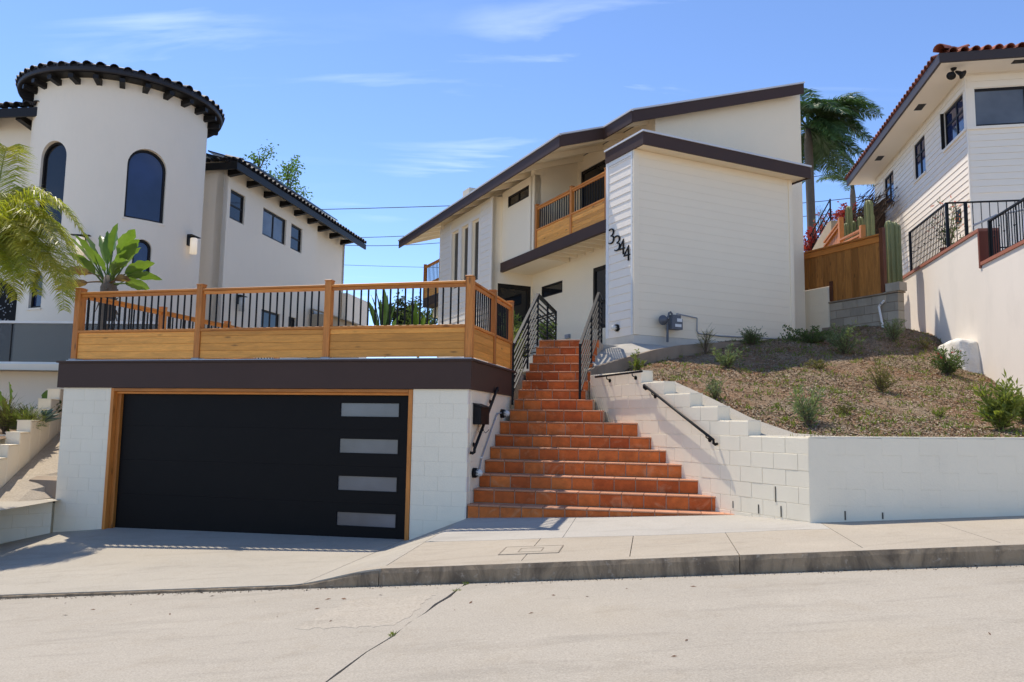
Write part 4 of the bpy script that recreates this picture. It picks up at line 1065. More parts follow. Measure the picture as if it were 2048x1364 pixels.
def iron(P, a0, a1, z0, z1, parent, step=.105, o=-.12, knob=True, posts=()):
    mk('bottom_rail', MB().pbox(P, a0, a1, z0 + .06, z0 + .085, o - .03, o), black, parent); mk('top_rail', MB().pbox(P, a0, a1, z1 - .03, z1, o - .04, o + .01), black, parent)
    for a in posts: mk('post', MB().pbox(P, a - .03, a + .03, z0, z1, o - .045, o + .015), black, parent)
    n = int((a1 - a0) / step)
    m = MB(); m.pbox(PL(0, 0, 0), -.007, .007, 0, z1 - z0 - .1, -.007, .007); me = mesh('picket', m, black)
    m = MB(); m.pbox(PL(0, 0, 0), -.007, .007, 0, z1 - z0 - .1, -.007, .007); hh = (z1 - z0) * .42; m.lathe((0, 0, hh), (0, 0, 1), [(0, .008), (.02, .022), (.04, .008)], 8); mek = mesh('picket', m, black)
    for k in range(1, n): link('picket', mek if knob and k % 4 == 2 else me, parent, P.M(a0 + (a1 - a0) * k / n, z0 + .075, o - .015))
t = thing('iron_fence', 'black iron picket fence on the tall stucco wall beside the cactus', 'fence', N1.pt(-1, HT), 'black iron fences on the neighbour wall')
iron(N1, -2.13, .53, HT + .06, 6.70, t, posts=(-2.12, .5))
R2f = PL(*N1.pt(.53, 0, -.13).xy, -11.2)
t2 = thing('iron_fence', 'black iron landing fence running right in front of the neighbour house', 'fence', R2f.pt(1, HT), 'black iron fences on the neighbour wall')
iron(R2f, .02, 3.2, HT + .06, 6.70, t2, posts=(.38, 3.0), o=0, step=.16)
mk('grab_rail', MB().tube([R2f.pt(.5, 6.15, .05), R2f.pt(.95, 6.35, .1), R2f.pt(1.45, 6.35, .6), R2f.pt(1.6, 5.9, 1.3)], .025), grey_metal, t2)
mk('landing', MB().pbox(R2f, -.1, 4, 5.3, HT + .03, -2.6, .0), stucco_right, t2)
t3 = thing('iron_fence', 'black iron fence on the lower wall section at the right edge', 'fence', N1.pt(4, LT), 'black iron fences on the neighbour wall')
iron(N1, 2.75, 7, LT + .06, 5.70, t3, posts=(2.78, 4.6), o=-.1)
t4 = thing('iron_gate', 'black iron gate with round bosses behind the lower fence at the right edge', 'gate', N1.pt(3.6, LT, -.8))
R3 = PL(*N1.pt(3.3, 0, -.9).xy, -11.2)
iron(R3, .0, 1.3, 4.9, 6.1, t4, step=.13, posts=(.03, .65, 1.27), o=0)

# ------------------------------------------------------------------ neighbour house on the right
RC = (11.24, 18.7)
RL, RF = PL(*RC, -101.2), PL(*RC, -11.2)
rh = thing('neighbour_house', 'white sided house with red tile eave high on the right', 'house', (13, 22, 5.5))
zsoff = 10.62
wins = []
for (uL, vT), (uR, vB) in (((1768, 357), (1788, 403)), ((1827, 290), (1851, 343))):
    aL, z1 = RL.hit(uL, vT); aR, z0 = RL.hit(uR, vB); wins.append((aL, aR, z0, z1 - .0))
wz0, wz1 = RL.hit(1933, 256)[1], RL.hit(1933, 176)[1]
aN = RL.hit(1889, 262)[0]
wins = [(aL, aR, 9.17, 10.28) for aL, aR, z0, z1 in wins]
big = (aN, -.13, wz0, wz1)
def holed(P, a0, a1, z0, z1, hs, parent, mat, h=.125):
    mb = MB(); holes_wall(mb, P, a0, a1, 3.5, zsoff + .1, hs, -.2, -.012); mk('wall', mb, mat, parent)
holed(RL, -8.7, 0, 3.5, 10.7, wins + [big], rh, siding_r)
fw = (.12, 3.2, RF.hit(1946, 249)[1], RF.hit(1946, 171)[1])
fw = (.12, 3.2, wz0, wz1)
holed(RF, 0, 6, 3.5, 10.7, [fw], rh, siding_r)
def lap2(P, a0, a1, z0, z1, hs, parent, mat, h):
    z = z0
    while z < z1 - .01:
        zc = z + h / 2; xs_ = [a0]
        for q in sorted(hs):
            if q[2] - .02 < zc < q[3] + .02: xs_ += [q[0], q[1]]
        xs_.append(a1)
        for s, e in zip(xs_[::2], xs_[1::2]):
            if e - s < .03: continue
            m = MB(); hh = min(h, z1 - z)
            k = (round(e - s, 3), mat.name, round(hh, 3), 'lap')
            if k not in _bc:
                L = e - s; m.hexa([(0, -.012, 0), (L, -.012, 0), (L, .02, 0), (0, .02, 0), (0, .002, hh - .003), (L, .002, hh - .003), (L, .02, hh - .003), (0, .02, hh - .003)]); _bc[k] = mesh('siding', m, mat)
            link('siding_board', _bc[k], parent, P.M(s, z, 0))
        z += h
lap2(RL, -8.68, -.03, 6.6, 10.6, [(w[0] - .07, w[1] + .07, w[2] - .07, w[3] + .07) for w in wins] + [(big[0] - .08, .05, big[2] - .02, big[3])], rh, siding_r, .165)
lap2(RF, .03, 6, 7.55, wz0 - .06, [], rh, siding_r, .165); lap2(RF, .03, 6, wz1 + .02, 10.6, [], rh, siding_r, .165)
piece('corner_board', RL, -.05, .02, 6.6, 10.6, .016, .03, siding_r, rh)
for w in wins:
    window(RL, *w, rh, bronze, glass_sky, -.03, .055, mull=((w[0] + w[1]) / 2,), bars=((w[2] * .35 + w[3] * .65),))
    piece('window_sill', RL, w[0] - .06, w[1] + .06, w[2] - .06, w[2], .03, .1, siding_r, rh)
window(RL, *big, rh, bronze, glass_sky, -.03, .06, mull=(big[0] * .45 + big[1] * .55,), bars=((big[2] * .4 + big[3] * .6),))
window(RF, *fw, rh, bronze, glass_g, -.03, .06, mull=(1.35,))
piece('window_sill', RF, -.02, 3.3, wz0 - .075, wz0 - .0, .05, .14, siding_r, rh); piece('window_sill', RL, big[0] - .1, -.001, wz0 - .075, wz0, .05, .1, siding_r, rh)
cs = MB(); cs.pbox(RL, big[0] - .03, big[0], big[2], big[3], 0, .085); sh = mk('open_casement', cs, bronze, rh)
# eaves
ov = .82
def rc(du, df, z): q = RL.pt(df, z, du); return q
e0 = RL.pt(0, 0, 0)
def cornerpt(a, o, z): return RL.pt(a, z, o)
so_ = MB(); so_.prism([RL.pt(ov, zsoff, ov), RL.pt(-9.1, zsoff, ov), RL.pt(-9.1, zsoff, -.1), RL.pt(ov, zsoff, -7)][::-1] if False else [RL.pt(ov, zsoff, ov), RL.pt(-9.1, zsoff, ov), RL.pt(-9.1, zsoff, -.2), RL.pt(-.1, zsoff, -.2), RL.pt(-.1, zsoff, -6), RL.pt(ov, zsoff, -6)], (0, 0, .04)); rfo = mk('roof', so_, siding_r, rh)
f_ = MB(); f_.pbox(RL.off(ov), -9.1, ov + .03, zsoff - .03, zsoff + .2, -.03, .03); RFo = PL(*RL.pt(ov, 0, ov).xy, -11.2); f_.pbox(RFo, .03, 7, zsoff - .03, zsoff + .2, -.03, .03); mk('fascia', f_, brown_n, rfo)
pitch = .32
up = MB()
A, B_, C_ = RL.pt(ov, zsoff + .2, ov), RL.pt(-9.1, zsoff + .2, ov), RL.pt(-4, zsoff + .2 + 4.6 * pitch, -4)
up.add([RL.pt(ov, zsoff + .19, ov), RL.pt(-9.1, zsoff + .19, ov), RL.pt(-4.5, zsoff + 1.7, -3.5), RL.pt(ov, zsoff + .19, -7), RL.pt(-4.5, zsoff + 1.7, -7)], [(0, 1, 2), (0, 2, 4, 3)]); mk('roof_deck', up, tile_red, rfo)
def tile_mesh(r, L, mat, seg=7, th=.016):
    m = MB(); vs = []
    for y in (0, L):
        k = 1 - .12 * (y / L)
        for rr in (r, r - th):
            vs += [(math.cos(math.pi * i / seg) * rr * k, y, math.sin(math.pi * i / seg) * rr * k) for i in range(seg + 1)]
    n = seg + 1; fs = []
    for i in range(seg): fs += [(i, i + 1, i + 1 + 2 * n, i + 2 * n), (i + n, i + 1 + n, i + 1 + 3 * n, i + 3 * n), (i, i + 1, i + 1 + n, i + n), (i + 2 * n, i + 1 + 2 * n, i + 1 + 3 * n, i + 3 * n)]
    fs += [(0, n, 3 * n, 2 * n), (seg, seg + n, seg + 3 * n, seg + 2 * n)]
    m.add(vs, fs); return mesh('roof_tile', m, mat)
tm_r = tile_mesh(.105, .46, tile_red)
tilt = Matrix.Rotation(math.atan(pitch), 4, 'X')
k = 0; a = -9.05
while a < ov - .15:
    for row in range(2):
        link('roof_tile', tm_r, rfo, RL.M(a, zsoff + .205 + row * .40 * pitch, ov + .06 - row * .40) @ tilt)
    a += .25
a = .28
while a < 6:
    for row in range(2): link('roof_tile', tm_r, rfo, RFo.M(a, zsoff + .205 + row * .4 * pitch, .06 - row * .4) @ tilt)
    a += .25
hipd = (RL.pt(0, 0, 0) - RL.pt(ov, 0, ov)).normalized()
for k in range(4):
    q = RL.pt(ov + .03, 0, ov + .03) + hipd * .3 * k; q.z = zsoff + .25 + .3 * k * pitch * .72 + (.03 if k == 0 else 0)
    link('ridge_tile', tile_mesh(.15, .44, tile_red), rfo, Matrix.Translation(q) @ Matrix.Rotation(math.atan2(hipd.y, hipd.x) - math.pi / 2, 4, 'Z') @ Matrix.Rotation(math.atan(pitch * .72), 4, 'X'))
for a in (-2.0, -6.2):
    mk('soffit_vent', MB().pbox(RL, a - .22, a + .22, zsoff - .006, zsoff, .35, .55), bronze, rfo)
mk('soffit_vent', MB().pbox(RFo, 1.7, 2.2, zsoff - .006, zsoff, -.4, -.2), bronze, rfo)
fl = thing('flood_lamp', 'bronze twin head flood lamp under the corner of the red tile eave', 'lamp', RL.pt(.35, zsoff, .35))
q = RL.pt(.38, zsoff, .38); mk('lamp_base', MB().lathe(q, (0, 0, -1), [(0, .07), (.04, .06), (.06, .03)], 14), bronze, fl)
for dx, dy in ((-.16, -.14), (.16, -.2)):
    d = Vector((dx, dy, -.22)).normalized(); mk('lamp_head', MB().lathe(q + Vector((0, 0, -.06)) + d * .05, d, [(0, .02), (.05, .04), (.16, .06), (.22, .11)], 14), bronze, fl, True)
mk('vent_frame', MB().pbox(RL, -.95, -.65, 7.0, 7.35, 0, .03), bronze, rh)

# ------------------------------------------------------------------ neighbour house on the left: round tower and long wing
q = atY(450, 400, 24.0)
WG = PL(q.x, q.y, 80)
lh = thing('tower_house', 'white stucco house with round tower and black tiled eaves on the left', 'house', (-11, 23, 2.8))
_az = lambda u, v: math.atan2(ray(u, v).x, ray(u, v).y)
th1, th2 = (_az(62, 180) + _az(50, 500)) / 2, (_az(417, 244) + _az(400, 500)) / 2
thc, hw_ = (th1 + th2) / 2, (th2 - th1) / 2
DT = 24.2; TR = DT * math.sin(hw_)
TCx, TCy = DT * math.sin(thc), DT * math.cos(thc)
nr = Vector((-TCx, -TCy, 0)).normalized()           # from the tower axis to the camera
front = Vector((TCx, TCy, 0)) + nr * TR
def tz(u, v):
    r = ray(u, v); d = Vector((front.x, front.y, 0)); t = d.dot(nr) / Vector((r.x, r.y, 0)).dot(nr); return EYE + r.z * t
ZT = tz(234, 160)                                  # wall head under the eave
tw = MB(); tw.lathe((TCx, TCy, 2.2), (0, 0, 1), [(0, TR), (ZT - 2.2 + .25, TR)], 96)
to = mk('tower_wall', tw, stucco_left, lh)
def cyl_hit(u, v, R=TR):
    r = ray(u, v); a = r.x ** 2 + r.y ** 2; b = -2 * (r.x * TCx + r.y * TCy); c_ = TCx ** 2 + TCy ** 2 - R * R
    dsc = b * b - 4 * a * c_; t = (-b - math.sqrt(max(0, dsc))) / (2 * a); return CAMP + r * t
def arch_poly(w, h, n=14):
    """outline in (x, z), rounded top; base centre at the origin"""
    r = w / 2; return [(-r, 0), (r, 0)] + [(math.cos(math.pi * i / n) * r, h - r + math.sin(math.pi * i / n) * r) for i in range(n + 1)]
def arch_frame(c, out, w, h, depth, t):
    """frame ring and pane in the upright plane through c, facing out"""
    ang = math.atan2(out.y, out.x) + math.pi / 2
    return PL(c.x, c.y, math.degrees(ang))
def arch_window(pa, pb, pc_, name_rev=True, w=None, depth=.16, fr=.07, gm=None):
    pass
def arch(u0, u1, vt, vb, gm, mull=False, um=None, minw=None):
    um = um or (u0 + u1) / 2
    L_, R_ = cyl_hit(u0, vb), cyl_hit(u1, vb); c = (L_ + R_) / 2
    out = Vector((R_.y - L_.y, -(R_.x - L_.x), 0)).normalized()
    w = (Vector((L_.x, L_.y, 0)) - Vector((R_.x, R_.y, 0))).length
    top = cyl_hit(um, vt); h = top.z - c.z
    P = PL(c.x, c.y, math.degrees(math.atan2(out.y, out.x)) + 90)
    po = arch_poly(w, h)
    m = MB(); m.prism([P.pt(x, c.z + z, -.16) for x, z in po], out * .8); cu2 = mk('cutter', m, None); cut(to, cu2)
    t_ = .06; pi_ = arch_poly(w - 2 * t_, h - 2 * t_); n = len(po)
    m = MB(); vs = []
    for oo in (-.07, -.15):
        vs += [P.pt(x, c.z + z, oo) for x, z in po] + [P.pt(x, c.z + t_ + z, oo) for x, z in pi_]
    fs = []
    for i in range(n):
        j = (i + 1) % n; fs += [(i, j, n + j, n + i), (2 * n + i, 2 * n + j, 3 * n + j, 3 * n + i), (i, j, 2 * n + j, 2 * n + i), (n + i, n + j, 3 * n + j, 3 * n + i)]
    m.add(vs, fs); fo = mk('arched_window', m, bronze, lh)
    mk('pane', MB().prism([P.pt(x * 1.01, c.z + t_ * .9 + z, -.105) for x, z in pi_], out * -.01), gm, fo)
    mk('sill', MB().pbox(P, -w / 2 - .03, w / 2 + .03, c.z - .05, c.z - .0, -.13, .03), stucco_left, fo)
    return P, c, w, h
arch(247, 327, 296, 441, glass_sky)
arch(262, 300, 478, 551, glass_sky)
arch(70, 121, 283, 466, glass_d, um=97)
arch(56, 81, 543, 616, glass_sky, um=69)
# eave of the tower
RE = TR + .40; ZE = ZT + .01
rt_ = mk('tower_roof', MB().lathe((TCx, TCy, ZE), (0, 0, 1), [(0, RE - .02), (.02, RE), (.10, RE), (.19, RE - .03), (.23, RE - .1), (1.0, .4), (1.15, .02)], 72), tile_black, lh)
mk('fascia', MB().lathe((TCx, TCy, ZE - .1), (0, 0, 1), [(0, RE - .12), (0.0, RE - .035), (.1, RE - .03), (.105, RE - .12)], 72), bronze, rt_)
mk('soffit', MB().lathe((TCx, TCy, ZE - .03), (0, 0, 1), [(0, TR * .9), (0.01, RE - .06), (.02, TR * .9)], 72), bronze, rt_)
tm_b = tile_mesh(.115, .5, tile_black)
nt_ = 52
for k in range(nt_):
    a = 2 * math.pi * k / nt_; d = Vector((math.cos(a), math.sin(a), 0))
    if d.dot(nr) < -.35: continue
    M_ = Matrix.Translation(Vector((TCx, TCy, ZE + .11 + U(-.012, .02))) + d * (RE + .03)) @ Matrix.Rotation(a + math.pi / 2, 4, 'Z') @ Matrix.Rotation(math.atan(.3), 4, 'X') @ Matrix.Rotation(U(-.06, .06), 4, 'Z')
    link('roof_tile', tm_b, rt_, M_)
nr_ = 26
m = MB(); m.hexa([(-.065, -.33, -.13), (.065, -.33, -.13), (.065, .1, -.2), (-.065, .1, -.2), (-.065, -.33, -.03), (.065, -.33, -.03), (.065, .1, -.03), (-.065, .1, -.03)]); me = mesh('rafter_tail', m, bronze)
for k in range(nr_):
    a = 2 * math.pi * (k + .3) / nr_; d = Vector((math.cos(a), math.sin(a), 0))
    if d.dot(nr) < -.3: continue
    link('rafter_tail', me, rt_, Matrix.Translation(Vector((TCx, TCy, ZE - .03)) + d * TR) @ Matrix.Rotation(a + math.pi / 2, 4, 'Z'))
# wing
wh = [WG.hit(*q) for q in ((462, 377), (488, 450), (527, 414), (571, 491), (583, 446), (603, 507))]
hs = []
for (aa, z1), (ab, z0) in zip(wh[::2], wh[1::2]): hs.append((aa, ab, z0, z1))
zw0, zw1 = min(h[2] for h in hs), max(h[3] for h in hs)
hs = [(a, b, zw0, zw1) for a, b, _, _ in hs]
hl = [(WG.hit(522, 640)[0], WG.hit(560, 640)[0], 4.55, WG.hit(522, 617)[1]), (WG.hit(577, 640)[0], WG.hit(592, 640)[0], 4.3, WG.hit(577, 632)[1])]
aE, aS = WG.hit(700, 500)[0], WG.hit(635, 445)[0]
zwt = WG.hit(458, 335)[1]
mb = MB(); holes_wall(mb, WG, -.12, aS, 2.2, zwt + .15, hs + hl, -.25, 0); holes_wall(mb, WG.off(-.25), aS - .25, aE, 2.2, zwt + .15, [], -.25, 0)
mb.pbox(PL(*WG.pt(-.12, 0).xy, -10), -2.6, 0, 2.2, zwt + .15, -.25, 0); mb.pbox(PL(*WG.pt(aE, 0, -.25).xy, 170), 0, 5, 2.2, zwt + .1, -.25, 0)
mk('wall', mb, stucco_left, lh)
for i, h in enumerate(hs): window(WG, *h, lh, bronze, glass_g if i == 1 else glass_d, -.06, .07, mull=((h[0] + h[1]) / 2,) if i == 1 else (), bars=() if i == 1 else ((h[2] + h[3]) / 2,))
for h in hl: window(WG, *h, lh, bronze, glass_d, -.06, .06)
zev = WG.off(.55).hit(480, 341)[1] + .15
rw_ = MB(); 
def wr(a, o, z): return WG.pt(a, z, o)
rw_.prism([wr(-.35, .55, zev), wr(aE + .5, .55, zev), wr(aE + .5, -4, zev + 1.35), wr(-.35, -4, zev + 1.35)], (0, 0, .08)); wro = mk('wing_roof', rw_, tile_black, lh)
mk('fascia', MB().pbox(WG.off(.55), -.36, aE + .5, zev - .16, zev + .06, -.05, .01), bronze, wro)
mk('hip_band', MB().pbox(PL(*WG.pt(-.36, 0, .55).xy, -10), -3, 0, zev - .16, zev + .06, -.05, .01), bronze, wro)
tm_w = tile_mesh(.12, .5, tile_black)
a = -.3
while a < aE + .5:
    link('roof_tile', tm_w, wro, WG.M(a, zev + .09 + U(-.01, .012), .60) @ Matrix.Rotation(math.atan(.3), 4, 'X')); a += .29
a = -2.7; HB = PL(*WG.pt(-.36, 0, .55).xy, -10)
while a < 0:
    link('roof_tile', tm_w, wro, HB.M(a, zev + .09, .05) @ Matrix.Rotation(math.atan(.3), 4, 'X')); a += .29
m = MB(); m.hexa([(-.08, -.46, -.13), (.08, -.46, -.13), (.08, .1, -.22), (-.08, .1, -.22), (-.08, -.46, 0), (.08, -.46, 0), (.08, .1, 0), (-.08, .1, 0)]); me = mesh('rafter_tail', m, bronze)
a = .15
while a < aE + .3: link('rafter_tail', me, wro, WG.M(a, zev - .02, 0)); a += 1.18
sp_ = thing('solar_panel', 'dark solar panels lying on the black tiled wing roof', 'solar panel', WG.pt(5, zev + .6, -.4))
pa, pb_ = WG.off(.1).hit(512, 330), WG.off(.1).hit(675, 432)
x0, x1 = WG.off(.1).hit(502, 330)[0], WG.off(.1).hit(676, 434)[0]; zp_ = WG.off(.1).hit(590, 383)[1] - .05; npn = 8; pw_ = (x1 - x0) / npn
for k in range(npn):
    q0 = x0 + pw_ * k
    mk('panel', MB().prism([wr(q0, .1, zp_), wr(q0 + pw_ - .02, .1, zp_), wr(q0 + pw_ - .02, -1.5, zp_ + .5), wr(q0, -1.5, zp_ + .5)], (0, 0, .05)), solar, sp_)
mk('rack', MB().pbox(WG, x0 + .05, x1 - .05, zev + .2, zp_ - .005, -1.2, -.1), bronze, sp_)
# roof and wall at the far left of the tower
LW = PL(*(Vector((TCx, TCy, 0)) + Vector((-TR * .82, -.9, 0))).xy, -8)
mb = MB(); mb.pbox(LW, -6, .8, 2.2, 9.9, -.3, 0); mk('wall', mb, stucco_left, lh)
zl = tz(70, 235)
lr_ = mk('left_roof', MB().prism([LW.pt(-6, 9.75, .7), LW.pt(.75, 9.75, .7), LW.pt(.75, 10.6, -2), LW.pt(-6, 10.6, -2)], (0, 0, .1)), tile_black, lh)
mk('fascia', MB().pbox(LW.off(.7), -6, .75, 9.6, 9.84, -.04, .02), bronze, lr_)
a = -5.9
while a < .7:
    link('roof_tile', tm_w, lr_, LW.M(a, 9.88 + U(-.01, .01), .76) @ Matrix.Rotation(math.atan(.3), 4, 'X')); a += .29
for a in (-5, -3.8, -2.6, -1.4, -.2): link('rafter_tail', me, lr_, LW.M(a, 9.72, .1))
ad = thing('arched_door', 'dark arched iron door at the left edge behind the glass rail', 'door', LW.pt(-1.1, 2.8))
dc = LW.hit(0, 600)[0]; po = arch_poly(1.9, LW.hit(5, 563)[1] - 2.6 + .1)
mk('door_leaf', MB().prism([LW.pt(dc - .3 + x, 2.6 + z, .06) for x, z in po], LW.pt(0, 0, -.04) - LW.pt(0, 0, 0)), blackd, ad)
m = MB(); zc0 = 2.6 + po[-1][1] if False else 2.6
for k in range(260):
    x = U(-.75, .75); z = U(1.0, LW.hit(5, 563)[1] - 2.9); m.lathe(LW.pt(dc - .3 + x, 2.6 + z, .062), LW.pt(0, 0, 1) - LW.pt(0, 0, 0), [(0, .022), (.012, .012)], 5)
mk('scrollwork', m, grey_metal, ad)
# wall lamps on the tower house
def lantern(c, out, label, lit=True):
    t = thing('wall_lantern', label, 'lamp', c, 'lanterns on the tower house')
    P = PL(c.x, c.y, math.degrees(math.atan2(out.y, out.x)) + 90)
    mk('wall_plate', MB().pbox(P, -.07, .07, c.z - .05, c.z + .25, 0, .04), black, t)
    mk('arm', MB().pbox(P, -.22, .22, c.z + .2, c.z + .22, .1, .24).pbox(P, -.02, .02, c.z + .18, c.z + .2, .04, .2), black, t)
    mk('lamp_glass', MB().lathe(P.pt(0, c.z - .28, .17), (0, 0, 1), [(0, .095), (.42, .095), (.44, .08)], 18), lamp_lit if lit else lampglass, t, True)
c = cyl_hit(376, 488); lantern(c, Vector((c.x - TCx, c.y - TCy, 0)).normalized(), 'lit wall lantern on the tower to the right of the arched window')
c = cyl_hit(166, 490); lantern(c, Vector((c.x - TCx, c.y - TCy, 0)).normalized(), 'lit wall lantern on the tower behind the broad leaved plant')
a, z = WG.hit(474, 605); lantern(WG.pt(a, z, 0), WG.pt(0, 0, 1) - WG.pt(0, 0, 0), 'unlit wall lantern low on the white wing wall behind the deck railing', False)
# garden wall at the end of the wing
z6 = WG.hit(702, 590)[1]; a7 = WG.hit(735, 605)[0]
gw2 = thing('garden_wall', 'white garden wall at the far end of the tower house wing', 'wall', WG.pt(aE + 1, 2.6))
mb = MB(); mb.hexa([WG.pt(aE - .2, 2, -.2), WG.pt(a7, 2, -.2), WG.pt(a7, 2, .05), WG.pt(aE - .2, 2, .05), WG.pt(aE - .2, z6, -.2), WG.pt(a7, z6 - .0, -.2), WG.pt(a7, z6 - .0, .05), WG.pt(aE - .2, z6, .05)]); mk('wall_body', mb, stucco_left, gw2)
# lean-to awning on the wing
mb = MB(); a8, a9 = WG.hit(618, 625)[0], WG.hit(690, 640)[0]; z8 = WG.hit(618, 618)[1]
t = thing('shed_roof', 'pale lean-to roof against the white wing behind the railing', 'roof', WG.pt(a8, z8, .4))
mk('roof_sheet', MB().prism([WG.pt(a8, z8, .05), WG.pt(a9, z8, .05), WG.pt(a9, z8 - .25, .9), WG.pt(a8, z8 - .25, .9)], (0, 0, .05)), beige_wall, t)
mk('wall_body', MB().pbox(WG, a8, a9, 2.2, z8 - .2, .02, .7), beige_wall, t)

# ------------------------------------------------------------------ terrace, glass rail and stepped wall on the left
yd = MB(); yd.quad((-40, 15.9, 2.62), (-.2, 15.0, 2.62), (.5, 22, 2.9), (-2, 60, 3.2), (-40, 60, 3.2)); o = mk('yard', yd, drive_m); o['kind'] = 'structure'
TW_ = PL(-7.3, 15.6, -4)
tr = thing('terrace_wall', 'smooth white terrace wall under the glass railing on the left', 'wall', TW_.pt(-2, 1))
mk('wall_body', MB().pbox(TW_, -9, .35, .2, 2.78, -.3, 0), stucco_left, tr)
gr = thing('glass_railing', 'smoked glass railing with pale top rail on the white terrace wall', 'railing', TW_.pt(-2, 2.8))
zg = TW_.hit(70, 640)[1]; 
mk('top_rail', MB().pbox(TW_, -8, .2, zg - .05, zg, -.2, -.12), white_metal, gr); mk('base_rail', MB().pbox(TW_, -8, .2, 2.782, 2.83, -.2, -.12), white_metal, gr)
jx = TW_.hit(10, 700)[0]
for a0, a1 in ((jx + .02, .18), (jx - 1.6, jx - .02), (jx - 3.2, jx - 1.64)): mk('glass_pane', MB().pbox(TW_, a0, a1, 2.83, zg - .05, -.17, -.155), rail_glass, gr)
# white stepped wall descending to the pavement
sd = Vector((-8.0, 12.2, 0)) - Vector((-8.65, 15.0, 0)); sd.normalize()
SW = PL(-8.65, 15.0, math.degrees(math.atan2(sd.y, sd.x)) + 180)     # faces right; a grows to the back
stw = thing('stepped_wall', 'white stepped block wall descending left of the garage', 'wall', SW.pt(-2, .2))
for k in range(-1, 8):
    zt = 2.04 - .2 * k; a1 = -.46 * k; 
    piece('wall_step', SW, a1 - .46 + .002, a1 - .002, -1.0, zt, 0, .22, white_block, stw, .012)
    piece('wall_step_cap', SW, a1 - .465, a1 + .0, zt + .001, zt + .016, .006, .235, white_block, stw, .006)
lw = thing('low_wall', 'low white block wall at the left edge beside the driveway', 'wall', gl + low_dir)
LWp = PL(gl.x, gl.y, math.degrees(math.atan2(-low_dir.y, -low_dir.x)))
blocks(LWp, [(.405 - .203 * (k + 1), .405 - .203 * k, -3.2, -.03) for k in range(6)], lw, D=.18, ch=.006)
mk('wall_core', MB().pbox(LWp, -3.2, -.035, -1.3, .40, -.2, -.007), grout_white, lw)
mk('cap', MB().pbox(LWp, -3.2, -.03, .402, .418, -.22, .004), white_block, lw)
# concrete gutter and rough bank between stepped wall and garage
gut = MB()
A = [SW.pt(.4, 1.55, .02), SW.pt(-1.2, 1.0, .02), SW.pt(-2.3, .64, .02), SW.pt(-2.9, .45, .02), SW.pt(-3.6, .38, .02)]
Bq = [SL.pt(-2.6, 1.6, .02), SL.pt(-1.5, 1.2, .02), SL.pt(-.9, .95, .02), SL.pt(-.62, .72, .02), SL.pt(-.5, .45, .02)]
for i in range(len(A) - 1):
    gut.quad(A[i], A[i + 1], A[i + 1].lerp(Bq[i + 1], .4), A[i].lerp(Bq[i], .4)); gut.quad(A[i].lerp(Bq[i], .4), A[i + 1].lerp(Bq[i + 1], .4), Bq[i + 1], Bq[i])
o = mk('rough_bank', gut, concrete('rough_bank_concrete', (.40, .34, .26), .5, .5)); o['kind'] = 'structure'
rb2 = thing('rubble_step', 'rough stained concrete step behind the low white wall', 'step', SL.pt(-.3, .3, .3))
m = MB(); m.prism([SL.pt(-.03, .35, .01), SL.pt(-.6, .35, .01), SL.pt(-.6, .72, .01), SL.pt(-.25, .75, .01), SL.pt(-.1, .70, .01)], SL.pt(0, 0, .62) - SL.pt(0, 0, 0)); mk('step_body', m, concrete_s, rb2)
m = MB(); q = [gl + low_dir * 3.2, gl + low_dir * .02, SL.pt(-.6, 0, .0), SW.pt(-2.9, 0, .0), SW.pt(-6, 0, .0)]
m.quad(*[Vector((p.x, p.y, z)) for p, z in zip(q, (.385, .39, .42, .43, .36))]); o = mk('gutter_fill', m, drive_m); o['kind'] = 'structure'
pb2 = MB(); pb2.quad(Vector((-14, 12.0, 1.2)), SW.pt(-3.4, 1.25, -.2), SW.pt(.3, 1.5, -.2), Vector((-7.5, 15.55, 1.7)), Vector((-14, 15.55, 1.6))); o = mk('planting_bed', pb2, soil); o['kind'] = 'structure'
bw = thing('bed_wall', 'low white planter wall behind the stepped wall at the left edge', 'wall', (-9, 13.6, 1))
mk('wall_body', MB().box(-14, -8.32, 13.45, 13.6, -.5, 1.40), white_block, bw)

# ------------------------------------------------------------------ plants
def bez(p0, p1, p2, n):
    return [p0 * (1 - t) ** 2 + p1 * 2 * t * (1 - t) + p2 * t * t for t in [i / n for i in range(n + 1)]]
def frond(mb, base, mid, tip, nl=46, ll=.5, lw=.012, droop=.6, fold=.6, rach=.012, start=.18):
    pts = bez(Vector(base), Vector(mid), Vector(tip), 14)
    mb.tube(pts, [rach * (1 - .8 * i / 14) for i in range(15)], 5)
    for side in (-1, 1):
        for k in range(nl):
            t = start + (1 - start) * (k + U(0, .8)) / nl; f = t * 14; i = min(13, int(f)); p = pts[i].lerp(pts[i + 1], f - i)
            d = (pts[i + 1] - pts[i]).normalized(); sd_ = d.cross(Vector((0, 0, 1)))
            if sd_.length < .05: sd_ = Vector((1, 0, 0))
            sd_.normalize(); upv = sd_.cross(d).normalized()
            L = ll * (math.sin(math.pi * (.12 + .86 * t)) * .85 + .2) * U(.8, 1.15)
            v0 = (sd_ * side * U(.75, 1) + d * U(.45, .75) + upv * U(-.1, .5) * fold).normalized()
            q1 = p + v0 * L * .5; q2 = q1 + (v0 + Vector((0, 0, -droop * U(.7, 1.4)))).normalized() * L * .5
            w = d * lw * .5 + upv * lw * U(-.3, .3)
            n = len(mb.v); mb.v += [tuple(p - w * .6), tuple(p + w * .6), tuple(q1 + w), tuple(q1 - w), tuple(q2)]
            mb.f += [(n, n + 1, n + 2, n + 3), (n + 3, n + 2, n + 4)]
